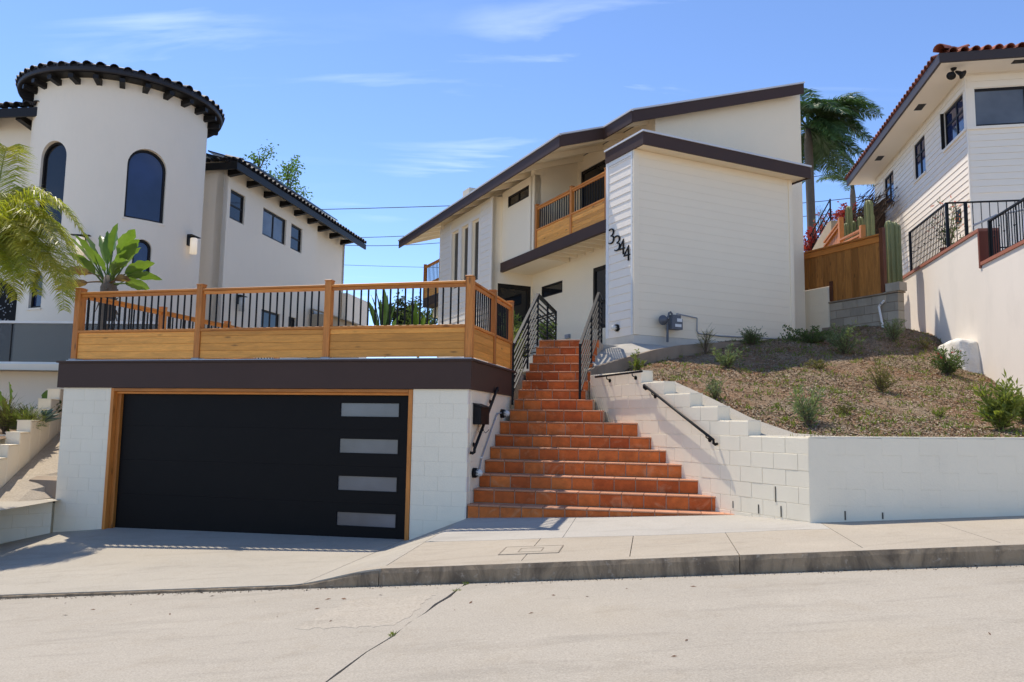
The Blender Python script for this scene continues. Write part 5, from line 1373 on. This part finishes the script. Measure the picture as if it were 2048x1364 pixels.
def broad_leaf(root, tip, width, sag=.25, roll=0, pet=.35):
    """long stalk then a paddle blade folded along the midrib; returns mesh builder"""
    mb = MB(); root, tip = Vector(root), Vector(tip); d = tip - root; mid = root.lerp(tip, .5) + Vector((0, 0, d.length * sag))
    pts = bez(root, mid, tip, 16); s = int(16 * pet)
    mb.tube(pts[:s + 2], [.022 * (1 - .5 * i / (s + 2)) for i in range(s + 2)], 6)
    rows = []
    for i in range(s, 17):
        t = (i - s) / (16 - s); dd = (pts[min(i + 1, 16)] - pts[max(i - 1, 0)]).normalized()
        sd_ = dd.cross(Vector((0, 0, 1)));
        if sd_.length < .05: sd_ = Vector((1, 0, 0))
        sd_.normalize(); up_ = sd_.cross(dd).normalized()
        sd_, up_ = sd_ * math.cos(roll) + up_ * math.sin(roll), up_ * math.cos(roll) - sd_ * math.sin(roll)
        w = width * (max(0, math.sin(math.pi * min(1, .05 + .95 * t ** .85))) ** .8) * (1 if t < .98 else .3)
        rp_ = .012 * math.sin(i * 2.1)
        e1, e2 = U(.36, .52), U(.36, .52)
        rows.append([pts[i] - sd_ * w * e1 + up_ * (w * .16 + rp_), pts[i] - sd_ * w * .25 + up_ * w * .1, pts[i], pts[i] + sd_ * w * .25 + up_ * w * .1, pts[i] + sd_ * w * e2 + up_ * (w * .16 - rp_)])
    n0 = len(mb.v); mb.v += [tuple(p) for r in rows for p in r]
    for i in range(len(rows) - 1):
        for j in range(4): mb.f.append((n0 + i * 5 + j, n0 + i * 5 + j + 1, n0 + (i + 1) * 5 + j + 1, n0 + (i + 1) * 5 + j))
    return mb
def leaf(mb, p, d, L, w, twist=None):
    d = d.normalized(); s = d.cross(Vector((U(-1, 1), U(-1, 1), U(-.2, 1)))); 
    if s.length < .05: s = Vector((1, 0, 0))
    s.normalize(); n = len(mb.v); m = p + d * L * .45; k = s.cross(d) * w * .35
    mb.v += [tuple(p), tuple(m + s * w * .5 + k), tuple(p + d * L), tuple(m - s * w * .5 + k)]
    mb.f += [(n, n + 1, n + 2), (n, n + 2, n + 3)]
def shrub(name, label, cat, base, w, h, nst, lps, L, lw, mat, group=None, spread=.9, upright=.4, sm=stem_m, extra=None):
    base = Vector(base); t = thing(name, label, cat, base, group)
    st_, lf = MB(), MB()
    for k in range(nst):
        a = U(0, 6.28); r = math.sqrt(U(.02, 1)) * w * .5 * spread; hh = h * U(.35, 1.08) * (1 - .3 * (r / (w * .5 + 1e-6)) ** 2)
        tip = base + Vector((math.cos(a) * r, math.sin(a) * r, hh)); mid = base + Vector((math.cos(a) * r * upright, math.sin(a) * r * upright, hh * .6))
        pts = bez(base + Vector((U(-.02, .02), U(-.02, .02), -.03)), mid, tip, 7); st_.tube(pts, [.008 * (1 - .75 * i / 7) * (h / .6) ** .5 for i in range(8)], 5)
        for _ in range(lps):
            f = U(.1, 1) ** .8 * 7; i = min(6, int(f)); p = pts[i].lerp(pts[i + 1], f - i); d = (pts[i + 1] - pts[i]).normalized()
            o_ = Vector((U(-1, 1), U(-1, 1), U(-.5, .9))); leaf(lf, p + o_ * L * .25, d * .5 + o_, L * U(.6, 1.2), lw * U(.7, 1.2))
    mk('stems', st_, sm, t); mk('foliage', lf, mat, t)
    if extra:
        fb = MB(); 
        for _ in range(extra[1]):
            a = U(0, 6.28); r = U(.1, .5) * w; leaf(fb, base + Vector((math.cos(a) * r, math.sin(a) * r, h * U(.4, 1))), Vector((U(-1, 1), U(-1, 1), U(0, 1))), L, lw * 1.4)
        mk('blossom', fb, extra[0], t)
    return t
def hs_(u, v, wpx, hpx, **kw):
    b = hill_hit(u, v); k = b.y / FOC; return b, wpx * k, hpx * k
SH = [  # px base, width, height, stems, leaves, L, W, mat, label
    (1505, 690, 56, 34, 60, 26, .07, .012, lf_shrub, 'low spiky dark green shrub against the shaded house front'),
    (1577, 682, 34, 28, 9, 16, .07, .035, lf_shrub, 'small round leaved sprig near the right corner of the house front'),
    (1625, 688, 110, 34, 46, 40, .06, .028, lf_shrub, 'wide low dark shrub sprawling under the house corner'),
    (1718, 652, 52, 44, 46, 60, .05, .016, lf_shrub, 'rounded bright green bush in front of the grey block wall'),
    (1690, 708, 84, 62, 34, 46, .07, .022, lf_grey, 'large open grey green bush in the middle of the upper slope'),
    (1787, 682, 50, 44, 30, 46, .06, .013, lf_grey, 'grey green lavender like bush beside the drain pipe'),
    (1897, 750, 70, 52, 40, 44, .07, .02, lf_shrub, 'dense dark green bush in front of the white boulder'),
    (1762, 785, 70, 68, 26, 40, .06, .014, lf_brown, 'olive brown twiggy bush in the middle of the slope'),
    (1615, 850, 66, 74, 22, 42, .09, .016, lf_grey, 'upright narrow leaved green bush near the low white wall'),
    (2002, 862, 86, 96, 34, 46, .11, .028, lf_yel, 'large yellow green leafy bush at the right end of the slope'),
    (2052, 848, 60, 70, 20, 34, .11, .026, lf_yel, 'leafy yellow green bush cut by the right edge of the picture'),
    (1455, 736, 66, 44, 30, 40, .06, .02, lf_grey, 'pale grey green clump on the upper left of the slope'),
    (1275, 745, 32, 44, 16, 30, .06, .022, lf_yel, 'small yellow green weed beside the stained planter kerb'),
    (1432, 800, 50, 48, 18, 30, .07, .014, lf_grey, 'sprawling weed with thin leaves above the stepped wall'),
    (1411, 708, 30, 48, 22, 16, .16, .007, lf_brown, 'dry grassy tuft in front of the gas pipe'),
    (1640, 740, 60, 26, 18, 26, .05, .018, lf_brown, 'low olive tuft on the upper middle slope'),
    (1850, 700, 40, 26, 14, 20, .05, .016, lf_brown, 'small dry weed near the foot of the tall wall'),
    (1690, 830, 44, 22, 14, 22, .05, .014, lf_brown, 'low dry weed on the lower middle slope'),
    (1880, 835, 44, 20, 14, 20, .05, .014, lf_yel, 'tiny yellow green weed low on the slope left of the large leafy bush'),
]
for u, v, wp, hp_, ns, nl, L, w_, mt, lab in SH:
    b, w, h = hs_(u, v, wp, hp_); shrub('shrub', lab, 'shrub', b, w * 1.12, h * 1.05, int(ns * .8), int(nl * .75), L * 1.1, w_ * 1.1, mt, 'shrubs on the planted slope', extra=(lf_red, 10) if u == 1897 else None)
# scattered small weeds and grass blades on the bank
wd = MB()
for x, y in scatter(1700):
    z = float(hillz(x, y)); k = rnd.randint(4, 10); s = U(.4, 1.3)
    for _ in range(k):
        p = Vector((x + U(-.05, .05), y + U(-.05, .05), z - .01)); leaf(wd, p, Vector((U(-1, 1), U(-1, 1), U(.4, 1.4))), U(.04, .10) * s, U(.008, .02) * s)
tag(mk('ground_weeds', wd, lf_yel), 'scattered small weeds and sprouts across the slope', 'weeds', kind='stuff')
# weeds in the road joint
wj = MB()
for k in range(16):
    t_ = rnd.choice((U(-.45, -.3), U(-.1, .0), U(-2.0, -1.9))); p = rp(js(t_) + U(-.015, .015), t_)
    for _ in range(4): leaf(wj, p, Vector((U(-1, 1), U(-1, 1), U(.2, .9))), U(.02, .05), U(.005, .01))
tag(mk('joint_weeds', wj, lf_yel), 'tiny weeds growing in the street joint', 'weeds', kind='stuff')
# fallen leaves on the street
fl_ = MB()
for k in range(38):
    s, t_ = U(-6, 5), -abs(rnd.gauss(0, 1.6)) - .02; p = rp(s, t_, .004); a = U(0, 6.28); L = U(.012, .036); w = L * U(.12, .35)
    dx, dy = Vector((math.cos(a), math.sin(a), U(-.1, .25))) * L, Vector((-math.sin(a), math.cos(a), U(0, .3))) * w
    fl_.quad(p - dx, p + dy + Vector((0, 0, .004)), p + dx, p - dy)
tag(mk('fallen_leaves', fl_, lf_dryleaf), 'dry leaf litter scattered on the street', 'leaves', kind='stuff')

gg = MB()
for k in range(1500):
    s, t_ = U(-7, 6), -abs(rnd.gauss(0, .05)) - .012; p = rp(s, t_, .002); a = U(0, 6.28); r_ = U(.002, .009) * (2 if rnd.random() < .04 else 1)
    gg.add([p + Vector((math.cos(a + q) * r_, math.sin(a + q) * r_, 0)) for q in (0, 2.1, 4.2)] + [p + Vector((0, 0, r_ * .8))], [(0, 1, 3), (1, 2, 3), (2, 0, 3)])
tag(mk('gutter_grit', gg, stem_m), 'loose grit and leaf crumbs lying along the foot of the kerb', 'grit', kind='stuff')
# --- left palm
pc0 = Vector((-8.75, 12.75, 4.35))
pal = thing('palm_tree', 'arching yellow green palm at the left edge in front of the tower', 'tree', (pc0.x, pc0.y, 1.3))
mk('trunk', MB().tube([(pc0.x - .1, pc0.y, .9), (pc0.x - .03, pc0.y, 2.6), (pc0.x, pc0.y, 4.0), pc0], [.16, .13, .11, .07], 12), bark, pal, True)
def px(u, v, Y): return atY(u, v, Y)
FR = [((-20, 440), (70, 330), (150, 560), 12.6, 12.2), ((-20, 440), (60, 300), (168, 470), 12.7, 12.9), ((-30, 430), (10, 260), (18, 300), 12.9, 13.4), ((-25, 440), (120, 420), (128, 620), 12.7, 12.0), ((-30, 450), (40, 380), (60, 560), 12.6, 11.9),
      ((-30, 440), (-20, 340), (110, 400), 12.8, 13.6), ((-30, 450), (20, 430), (30, 600), 12.7, 12.2), ((-30, 450), (-40, 380), (-10, 590), 12.8, 11.7), ((-30, 450), (-90, 330), (-160, 500), 12.8, 12.6), ((-30, 450), (-80, 300), (-120, 420), 12.9, 13.6),
      ((-25, 445), (60, 400), (95, 540), 12.8, 12.5), ((-30, 445), (0, 380), (50, 480), 12.7, 12.0), ((-30, 450), (30, 400), (12, 520), 12.7, 12.4), ((-25, 445), (85, 345), (165, 545), 12.9, 13.2), ((-25, 445), (40, 330), (110, 500), 12.8, 12.6), ((-25, 445), (95, 470), (150, 600), 12.7, 12.6), ((-30, 445), (30, 480), (75, 590), 12.6, 12.2), ((-30, 445), (-10, 420), (30, 560), 12.5, 11.9), ((-25, 445), (50, 420), (135, 590), 12.9, 12.9), ((-30, 440), (15, 330), (70, 420), 13.0, 13.4)]
for b, m_, t_, Y0, Y1 in FR:
    mb = MB(); frond(mb, pc0 + Vector((U(-.04, .04), U(-.04, .04), -.05)), px(*m_, (Y0 + Y1) / 2), px(*t_, Y1), 130, .55, .017, .8, .7, .014); mk('frond', mb, lf_palm_y, pal)
# --- big bird of paradise by the deck
def paradise(name, label, base, leaves, trunk_h, mat=lf_big, dry=(), tr=.11, group=None):
    base = Vector(base); t = thing(name, label, 'plant', base, group); top = base + Vector((0, 0, trunk_h))
    if trunk_h > .15:
        mk('trunk', MB().tube([base, base.lerp(top, .5), top, top + Vector((0, 0, .25))], [tr * .9, tr * .8, tr, tr * .5], 10), bark, t, True)
        m = MB()
        for k in range(26):
            a = U(0, 6.28); p = top + Vector((math.cos(a) * tr, math.sin(a) * tr, U(-trunk_h * .7, .1))); m.tube([p, p + Vector((math.cos(a) * .07, math.sin(a) * .07, U(-.25, .1)))], [.02, .004], 5)
        mk('leaf_bases', m, bark, t)['kind'] = 'stuff'
    for i, (tip, w, roll) in enumerate(leaves):
        mk('leaf', broad_leaf(top + Vector((U(-.05, .05), U(-.05, .05), U(-.1, .15))), tip, w, U(.05, .2), roll, .42), lf_dry if i in dry else mat, t, True)
    return t
BY = 15.9
bp = atY(212, 650, BY); bb = Vector((bp.x, BY, 2.6)); th_ = atY(218, 575, BY).z - 2.6
LV = [((215, 462), .26, -.1, .5), ((252, 500), .26, .4, -.6), ((130, 470), .26, -.6, .2), ((325, 560), .26, 1.0, .3), ((186, 500), .24, -.2, -.3), ((262, 560), .24, .8, -.5), ((232, 520), .3, .5, -.5), ((290, 545), .3, .8, .6), ((150, 470), .3, -.4, -.4), ((236, 446), .38, .2, 0), ((160, 458), .34, -.3, .3), ((270, 458), .36, .5, -.4), ((282, 495), .38, .7, .4), ((278, 478), .34, .3, -.6), ((310, 526), .34, .9, .2), ((300, 578), .34, 1.1, -.2), ((255, 520), .3, .2, -.9), ((120, 548), .3, -.9, .3), ((140, 505), .28, -.5, -.7), ((108, 580), .26, -1.0, .5), ((200, 470), .3, 0, .9), ((175, 540), .26, -.3, .8)]
paradise('giant_bird_of_paradise', 'tall broad leaved bird of paradise with shaggy trunk behind the deck corner', bb, [(atY(u, v, BY + dy), w * .84, r) for (u, v), w, r, dy in LV], th_, lf_big, dry=(17, 19, 5), tr=.16)
# --- plants in the bed at the far left
b = atY(12, 870, 14.2); b.z = 1.5
paradise('bird_of_paradise', 'small broad leaved plant in the bed at the left edge', b, [(atY(u, v, 14.2 + dy), .22, r) for (u, v), r, dy in (((18, 764), .3, 0), ((-8, 775), -.4, .2), ((8, 800), .6, -.2), ((-20, 810), .2, 0))], .0, lf_big)
b = atY(100, 835, 15.0); b.z = 1.62
paradise('bird_of_paradise', 'young plant with two dark leaves against the white terrace wall', b, [(atY(u, v, 15.0), .22, r) for (u, v), r in (((94, 780), 1.2), ((70, 818), .6), ((122, 800), .2))], .0, lf_big_d)
def rosette(name, label, base, n, L, w, mat, cat='plant', up=.7):
    base = Vector(base); t = thing(name, label, cat, base)
    for k in range(n):
        a = k * 2.4 + U(-.2, .2); e = up * (1.4 - k / n) + U(-.1, .15); d = Vector((math.cos(a), math.sin(a), e)).normalized(); s = d.cross(Vector((0, 0, 1))).normalized(); u_ = s.cross(d)
        m = MB(); rows = []
        for i in range(6):
            q = i / 5; ww = w * (.5 + .6 * math.sin(math.pi * min(1, q * .8 + .05))) * (1 - q ** 3); p = base + d * L * q + Vector((0, 0, -.12 * L * q * q))
            rows += [p - s * ww * .5 + u_ * ww * .28, p, p + s * ww * .5 + u_ * ww * .28, p - u_ * ww * .22]
        fs = []
        for i in range(5):
            for j, jj in ((0, 1), (1, 2), (2, 3), (3, 0)): fs.append((i * 4 + j, i * 4 + jj, i * 4 + 4 + jj, i * 4 + 4 + j))
        m.add(rows, fs); mk('leaf', m, mat, t, True)
b = atY(80, 845, 14.3); rosette('agave', 'blue green agave rosette above the white stepped wall', (b.x, b.y, 1.6), 22, .42, .1, lf_agave, up=.9)
b = atY(58, 838, 14.9); rosette('spiky_plant', 'dark spiky rosette behind the blue agave', (b.x, b.y, 1.65), 26, .42, .035, lf_big_d, up=1.2)
b = atY(100, 822, 14.9); rosette('spiky_plant', 'dark pointed rosette close to the garage corner', (b.x, b.y, 1.72), 22, .38, .04, lf_big_d, up=1.3)
b = atY(8, 920, 13.0); rosette('agave', 'large grey blue agave at the left edge below the planter wall', (b.x - .55, b.y + .1, .45), 18, .6, .16, lf_agave, up=1.1)
b = atY(48, 862, 14.0); shrub('grass_clump', 'bright yellow green grassy clump above the stepped wall', 'grass', (b.x, b.y, 1.48), .75, .34, 90, 12, .16, .012, lf_yel, spread=1)
b = atY(10, 850, 13.9); shrub('grass_clump', 'dry brownish grass at the left edge of the bed', 'grass', (b.x, b.y, 1.45), .5, .6, 60, 10, .2, .01, lf_brown, spread=1)
# --- plants behind the deck
YB = 27
for (u, v, lab, sp) in ((768, 650, 'broad leaved plant seen through the middle of the deck railing', [(752, 582), (775, 590), (790, 612), (745, 612), (768, 575), (735, 600), (800, 630), (760, 600), (782, 600), (742, 590), (795, 595), (770, 625)]), (835, 655, 'pale leaved plant seen through the railing beside the white house', [(822, 612), (842, 608), (850, 630), (815, 630), (832, 600), (860, 640)])):
    b = atY(u, v + 60, YB); paradise('garden_plant', lab, b, [(atY(x, y, YB + U(-.5, .5)), .26, U(-1.2, 1.2)) for x, y in sp], .0, lf_big_d if u < 800 else lf_big)
def tree(name, label, base, h, crown, n, L, mat, limbs=9, tr=.12, cw=1.0, up=.5):
    base = Vector(base); t = thing(name, label, 'tree', base); top = base + Vector((0, 0, h)); tk, lf = MB(), MB()
    tk.tube([base, base.lerp(top, .55), top], [tr, tr * .7, tr * .3], 8)
    for k in range(limbs):
        s = base.lerp(top, U(.35, .95)); a = U(0, 6.28); r = crown * U(.4, 1) * cw; e = s + Vector((math.cos(a) * r, math.sin(a) * r, crown * U(.1, 1.0) * up * 2))
        pts = bez(s, s.lerp(e, .5) + Vector((0, 0, .15 * r)), e, 6); tk.tube(pts, [tr * .35 * (1 - .8 * i / 6) for i in range(7)], 5)
        for _ in range(n // limbs):
            f = (1 - U(0, 1) ** 1.6 * .75) * 6; i = min(5, int(f)); p = pts[i].lerp(pts[i + 1], f - i) + Vector((rnd.gauss(0, 1), rnd.gauss(0, 1), rnd.gauss(0, 1))) * crown * .13
            leaf(lf, p, Vector((U(-1, 1), U(-1, 1), U(-1, .6))), L * U(.6, 1.3), L * .5)
    mk('trunk', tk, stem_m, t); mk('crown', lf, mat, t); return t
b = atY(800, 700, 30); tree('garden_tree', 'dark leafy tree behind the deck between the two houses', b, 1.55, .95, 2600, .13, lf_dark, 18, .1, .95, .3)
b = atY(850, 690, 29); shrub('hedge_bush', 'rounded green bush left of the white house base', 'shrub', (b.x, b.y, b.z), 2.4, 1.6, 50, 40, .16, .06, lf_shrub)
for u, v, tl, lab, cwd in ((520, 300, 400, 'light green tree top left of the solar panels above the wing roof', .55), (578, 315, 400, 'light green tree top rising behind the solar panels', .75)):
    tp = atY(u, v, 36); tree('tree', lab, (tp.x, tp.y, 6), tp.z - 6.3, 1.5, 1700, .17, lf_tree, 20, .1, cwd, .5)
# climber leaves beside the steps
for (u, v, Y, lab, w, h) in ((1032, 735, 14.3, 'leafy shrub between deck corner and stair railing', .4, .75), (1093, 676, 17.4, 'young plant behind the upper stair railing', .6, .45), (1020, 668, 18.5, 'green plant in front of the front door', .7, .8)):
    b = atY(u, v, Y); shrub('shrub', lab, 'shrub', (b.x, b.y, b.z - .1), w, h, 18, 34, .12, .035, lf_yel if Y < 15 else lf_shrub)
# --- cacti
def cactus(label, base, cols):
    base = Vector(base); t = thing('cactus', label, 'cactus', base, 'column cacti by the wooden fences')
    for dx, dy, r, h in cols:
        m = MB(); n = 16; prof = [(0, .85), (.1, 1), (h - r * 1.1, 1), (h - r * .5, .82), (h - r * .12, .45), (h, .06)]; vs = []
        for z, k in prof:
            for i in range(n): 
                rr = r * k * (1 if i % 2 == 0 else .72); a = 2 * math.pi * i / n; vs.append(base + Vector((dx + math.cos(a) * rr, dy + math.sin(a) * rr, z)))
        m.add(vs, [(q * n + i, q * n + (i + 1) % n, (q + 1) * n + (i + 1) % n, (q + 1) * n + i) for q in range(len(prof) - 1) for i in range(n)] + [tuple(range((len(prof) - 1) * n, len(prof) * n))])
        mk('stem', m, cactus_m, t)
def ht(u, vt, vb, Y): return atY(u, vt, Y).z - atY(u, vb, Y).z
Yc = 18.6; b = atY(1787, 582, Yc); h = ht(1787, 441, 582, Yc)
cactus('tall cluster of ribbed cactus columns between the fence and the stucco wall', b, [(-.06, 0, .10, h), (.09, .05, .1, h * .99), (.0, .15, .09, h * .96), (.19, .1, .09, h * .97), (-.16, .22, .08, h * .7)])
Yc = 21.5; b = atY(1740, 500, Yc); cactus('thick tall cactus column rising behind the wooden fence post', b, [(0, 0, .13, ht(1740, 400, 500, Yc)), (.2, .3, .1, ht(1740, 420, 500, Yc))])
Yc = 22.5; b = atY(1704, 500, Yc); cactus('group of cactus columns behind the upper wooden fence panel', b, [(-.06, 0, .11, ht(1700, 412, 500, Yc)), (.1, .1, .09, ht(1700, 440, 500, Yc)), (.27, 0, .1, ht(1700, 433, 500, Yc)), (-.2, -.1, .08, ht(1700, 448, 500, Yc)), (-.13, .1, .08, ht(1700, 447, 500, Yc))])
# oleander in pot behind iron fence
b = N1.pt(-.55, HT + .06, -.5); t = thing('flower_pot', 'terracotta pot behind the iron picket fence', 'pot', b)
mk('pot', MB().lathe(b, (0, 0, 1), [(0, .12), (.3, .19), (.32, .2)], 18), pot_m, t)
shrub('oleander', 'leggy pink flowering shrub growing from the pot behind the iron fence', 'shrub', b + Vector((0, 0, .3)), 1.0, 1.15, 16, 22, .11, .022, lf_shrub, extra=(leafm('pink_petal', (.5, .12, .1), (.6, .25, .2), .3), 26))
# --- terraces behind the fence: beige wall, rail, fence panels, thatch
def up_panel(label, pa, pb, Ya, Yb, vb, posts, mat=fence_w):
    A, B = atY(*pa, Ya), atY(*pb, Yb); d = Vector((B.x - A.x, B.y - A.y, 0)); L = d.length; P = PL(A.x, A.y, math.degrees(math.atan2(d.y, d.x)))
    t = thing('fence_panel', label, 'fence', P.pt(L / 2, atY(*vb, Ya).z), 'fence panels stepping up the slope')
    n = max(3, int(L / .14)); zb = atY(*vb, Ya).z
    for k in range(n):
        z1 = A.z + (B.z - A.z) * (k + .5) / n - .16; piece('fence_board', P, L * k / n + .003, L * (k + 1) / n - .003, zb - .8, z1, -.02, .02, cedar_v, t)
    for dz in (0, -.13):
        m = MB(); m.hexa([P.pt(0, A.z + dz - .05, .04), P.pt(L, B.z + dz - .05, .04), P.pt(L, B.z + dz - .05, -.06), P.pt(0, A.z + dz - .05, -.06), P.pt(0, A.z + dz, .04), P.pt(L, B.z + dz, .04), P.pt(L, B.z + dz, -.06), P.pt(0, A.z + dz, -.06)]); mk('fence_rail', m, cedar_rail, t)
    if posts: piece('fence_post', P, L, L + .12, zb - .8, B.z + .08, .05, .12, cedar_v, t)
up_panel('sloping wooden fence panel rising behind the main board fence', (1649, 483), (1679, 442), 22.8, 21.6, (1650, 500), True)
up_panel('shorter wooden fence panel in front of the cactus group', (1682, 478), (1722, 458), 21.4, 20.0, (1690, 495), True)
t = thing('terrace_block_wall', 'beige block wall with sloping top behind the wooden fences', 'wall', atY(1640, 500, 24.5))
A, B = atY(1612, 500, 26), atY(1655, 446, 24); d = Vector((B.x - A.x, B.y - A.y, 0)); P = PL(A.x, A.y, math.degrees(math.atan2(d.y, d.x))); L = d.length
m = MB(); m.prism([P.pt(-1.2, 4), P.pt(L + .3, 4), P.pt(L + .3, B.z), P.pt(L, B.z), P.pt(-1.2, A.z - .8)], P.pt(0, 0, -.2) - P.pt(0, 0, 0)); mk('wall_body', m, beige_wall, t)
t = thing('terrace_rail', 'black rail sloping down along the beige terrace wall', 'railing', P.pt(L / 2, A.z))
for dz in (.25, .5, .75): mk('rail', MB().tube([P.pt(-1.2, A.z - .8 + dz, -.1), P.pt(L, B.z + dz, -.1)], .022, 6), black, t)
for k in (0, .5, 1): mk('post', MB().tube([P.pt(-1.2 + (L + 1.2) * k, A.z - .8 + (B.z - A.z + .8) * k, -.1), P.pt(-1.2 + (L + 1.2) * k, A.z - .8 + (B.z - A.z + .8) * k + .78, -.1)], .025, 6), black, t)
for u, v, Y, w, h, lab in ((1670, 455, 26.5, 1.7, 1.0, 'red flowering bush behind the upper fence panel'), (1625, 490, 25.8, 1.1, 1.0, 'red flowering bush at the foot of the sloping rail'), (1690, 432, 27, 1.1, .8, 'red flowering branches beside the thatched roof')):
    b = atY(u, v, Y); shrub('bougainvillea', lab, 'shrub', (b.x, b.y, b.z - h * .4), w, h, 26, 22, .12, .06, lf_red)
b = atY(1640, 440, 27.5); shrub('sapling', 'pale green feathery sapling against the sky by the sloping rail', 'plant', (b.x, b.y, b.z - .5), .6, 1.0, 14, 26, .14, .012, lf_grey)
t = thing('thatch_roof', 'dark shaggy thatched canopy beside the neighbour house', 'roof', atY(1722, 470, 25))
m = MB(); A, B = atY(1712, 455, 25.5), atY(1762, 388, 25.0)
for k in range(420):
    q = rnd.random(); p = A.lerp(B, q) + Vector((U(-.3, .5), U(-.8, .8), U(-.25, .35))); d = Vector((-.75 + U(-.4, .4), U(-.3, .3), -.75 + U(-.5, .3))).normalized(); leaf(m, p, d, U(.3, .75), U(.02, .05))
mk('thatch', m, thatch_m, t)
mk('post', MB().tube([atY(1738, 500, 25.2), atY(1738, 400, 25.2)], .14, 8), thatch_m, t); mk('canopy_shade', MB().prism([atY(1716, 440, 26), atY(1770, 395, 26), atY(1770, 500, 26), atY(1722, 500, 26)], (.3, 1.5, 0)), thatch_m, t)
# --- palms behind
def palm(label, top, base_z, fr, L, mat, tr=.2, nl=52, ll=.75, lw=.03):
    top = Vector(top); t = thing('palm_tree', label, 'tree', (top.x, top.y, base_z))
    mk('trunk', MB().tube([(top.x, top.y, base_z), (top.x + .05, top.y, (base_z + top.z) / 2), (top.x, top.y, top.z - .6), (top.x, top.y, top.z)], [tr, tr * .85, tr * .8, tr * .5], 14), bark, t, True)
    for a, e, k, dr in fr:
        d = Vector((math.cos(a), math.sin(a), 0)); tip = top + d * L * k + Vector((0, 0, L * (e - dr))); mid = top + d * L * k * .45 + Vector((0, 0, L * (e * .75 + .12)))
        m = MB(); frond(m, top, mid, tip, nl, ll, lw, .55, .5, .03); mk('frond', m, mat, t)
T1p = atY(1616, 258, 30)
palm('tall dark palm rising behind the right end of the house roof', T1p, 3.5, [(.0, .35, 1.0, .15), (.25, .62, .9, .1), (-.3, .15, .85, .45), (.5, -.05, .8, .5), (-.6, .45, .8, .3), (1.2, .6, .5, .1), (1.6, .75, .35, .05), (2.2, .55, .7, .2), (2.9, .35, .8, .3), (-1.2, .1, .7, .5), (-1.8, .35, .6, .3), (-2.5, .3, .8, .4), (3.5, .1, .7, .5), (.1, -.3, .6, .45), (-.1, .5, .95, .25), (.8, .35, .85, .3)] + [(U(-1.6, 1.8), U(-.45, .55), U(.5, 1), U(.2, .5)) for _ in range(20)], 2.95, lf_palm_d, nl=80, ll=.9, lw=.042)
T2p = atY(1705, 372, 44)
palm('smaller distant palm left of the neighbour roof edge', T2p, 5, [(2.6 + .5 * k, .5 - .1 * (k % 3), .9, .25) for k in range(11)], 2.2, lf_palm_d, nl=36, ll=.7, lw=.04)
# --- overhead wires
def wire(label, a, b, Y, r=.022):
    A, B = atY(*a, Y), atY(*b, Y); d = B - A; A2, B2 = A - d * 2.2, B + d * 2.2; pts = []
    for i in range(21):
        q = i / 20; p = A2.lerp(B2, q); p.z -= .25 * math.sin(math.pi * q); pts.append(p)
    k = (A - A2).length
    t = mk('power_line', MB().tube([p + Vector((0, 0, .22)) for p in pts], r, 6), cable_m); tag(t, label, 'cable', 'overhead power lines')
wire('highest overhead cable between the tower house and the white house', (660, 418), (905, 411), 60, .03)
wire('second overhead cable in the gap between the two houses', (742, 474), (820, 471), 60, .025)
wire('third overhead cable in the gap between the two houses', (745, 491), (800, 490), 60, .025)
wire('faint lower cable in the gap between the two houses', (702, 530), (845, 534), 75, .02)
wire('upper cable right of the house crossing the palm', (1622, 354), (1715, 338), 60, .028)
wire('middle cable right of the house', (1622, 404), (1700, 396), 60, .028)
wire('lowest cable right of the house above the red bush', (1622, 431), (1690, 424), 60, .025)
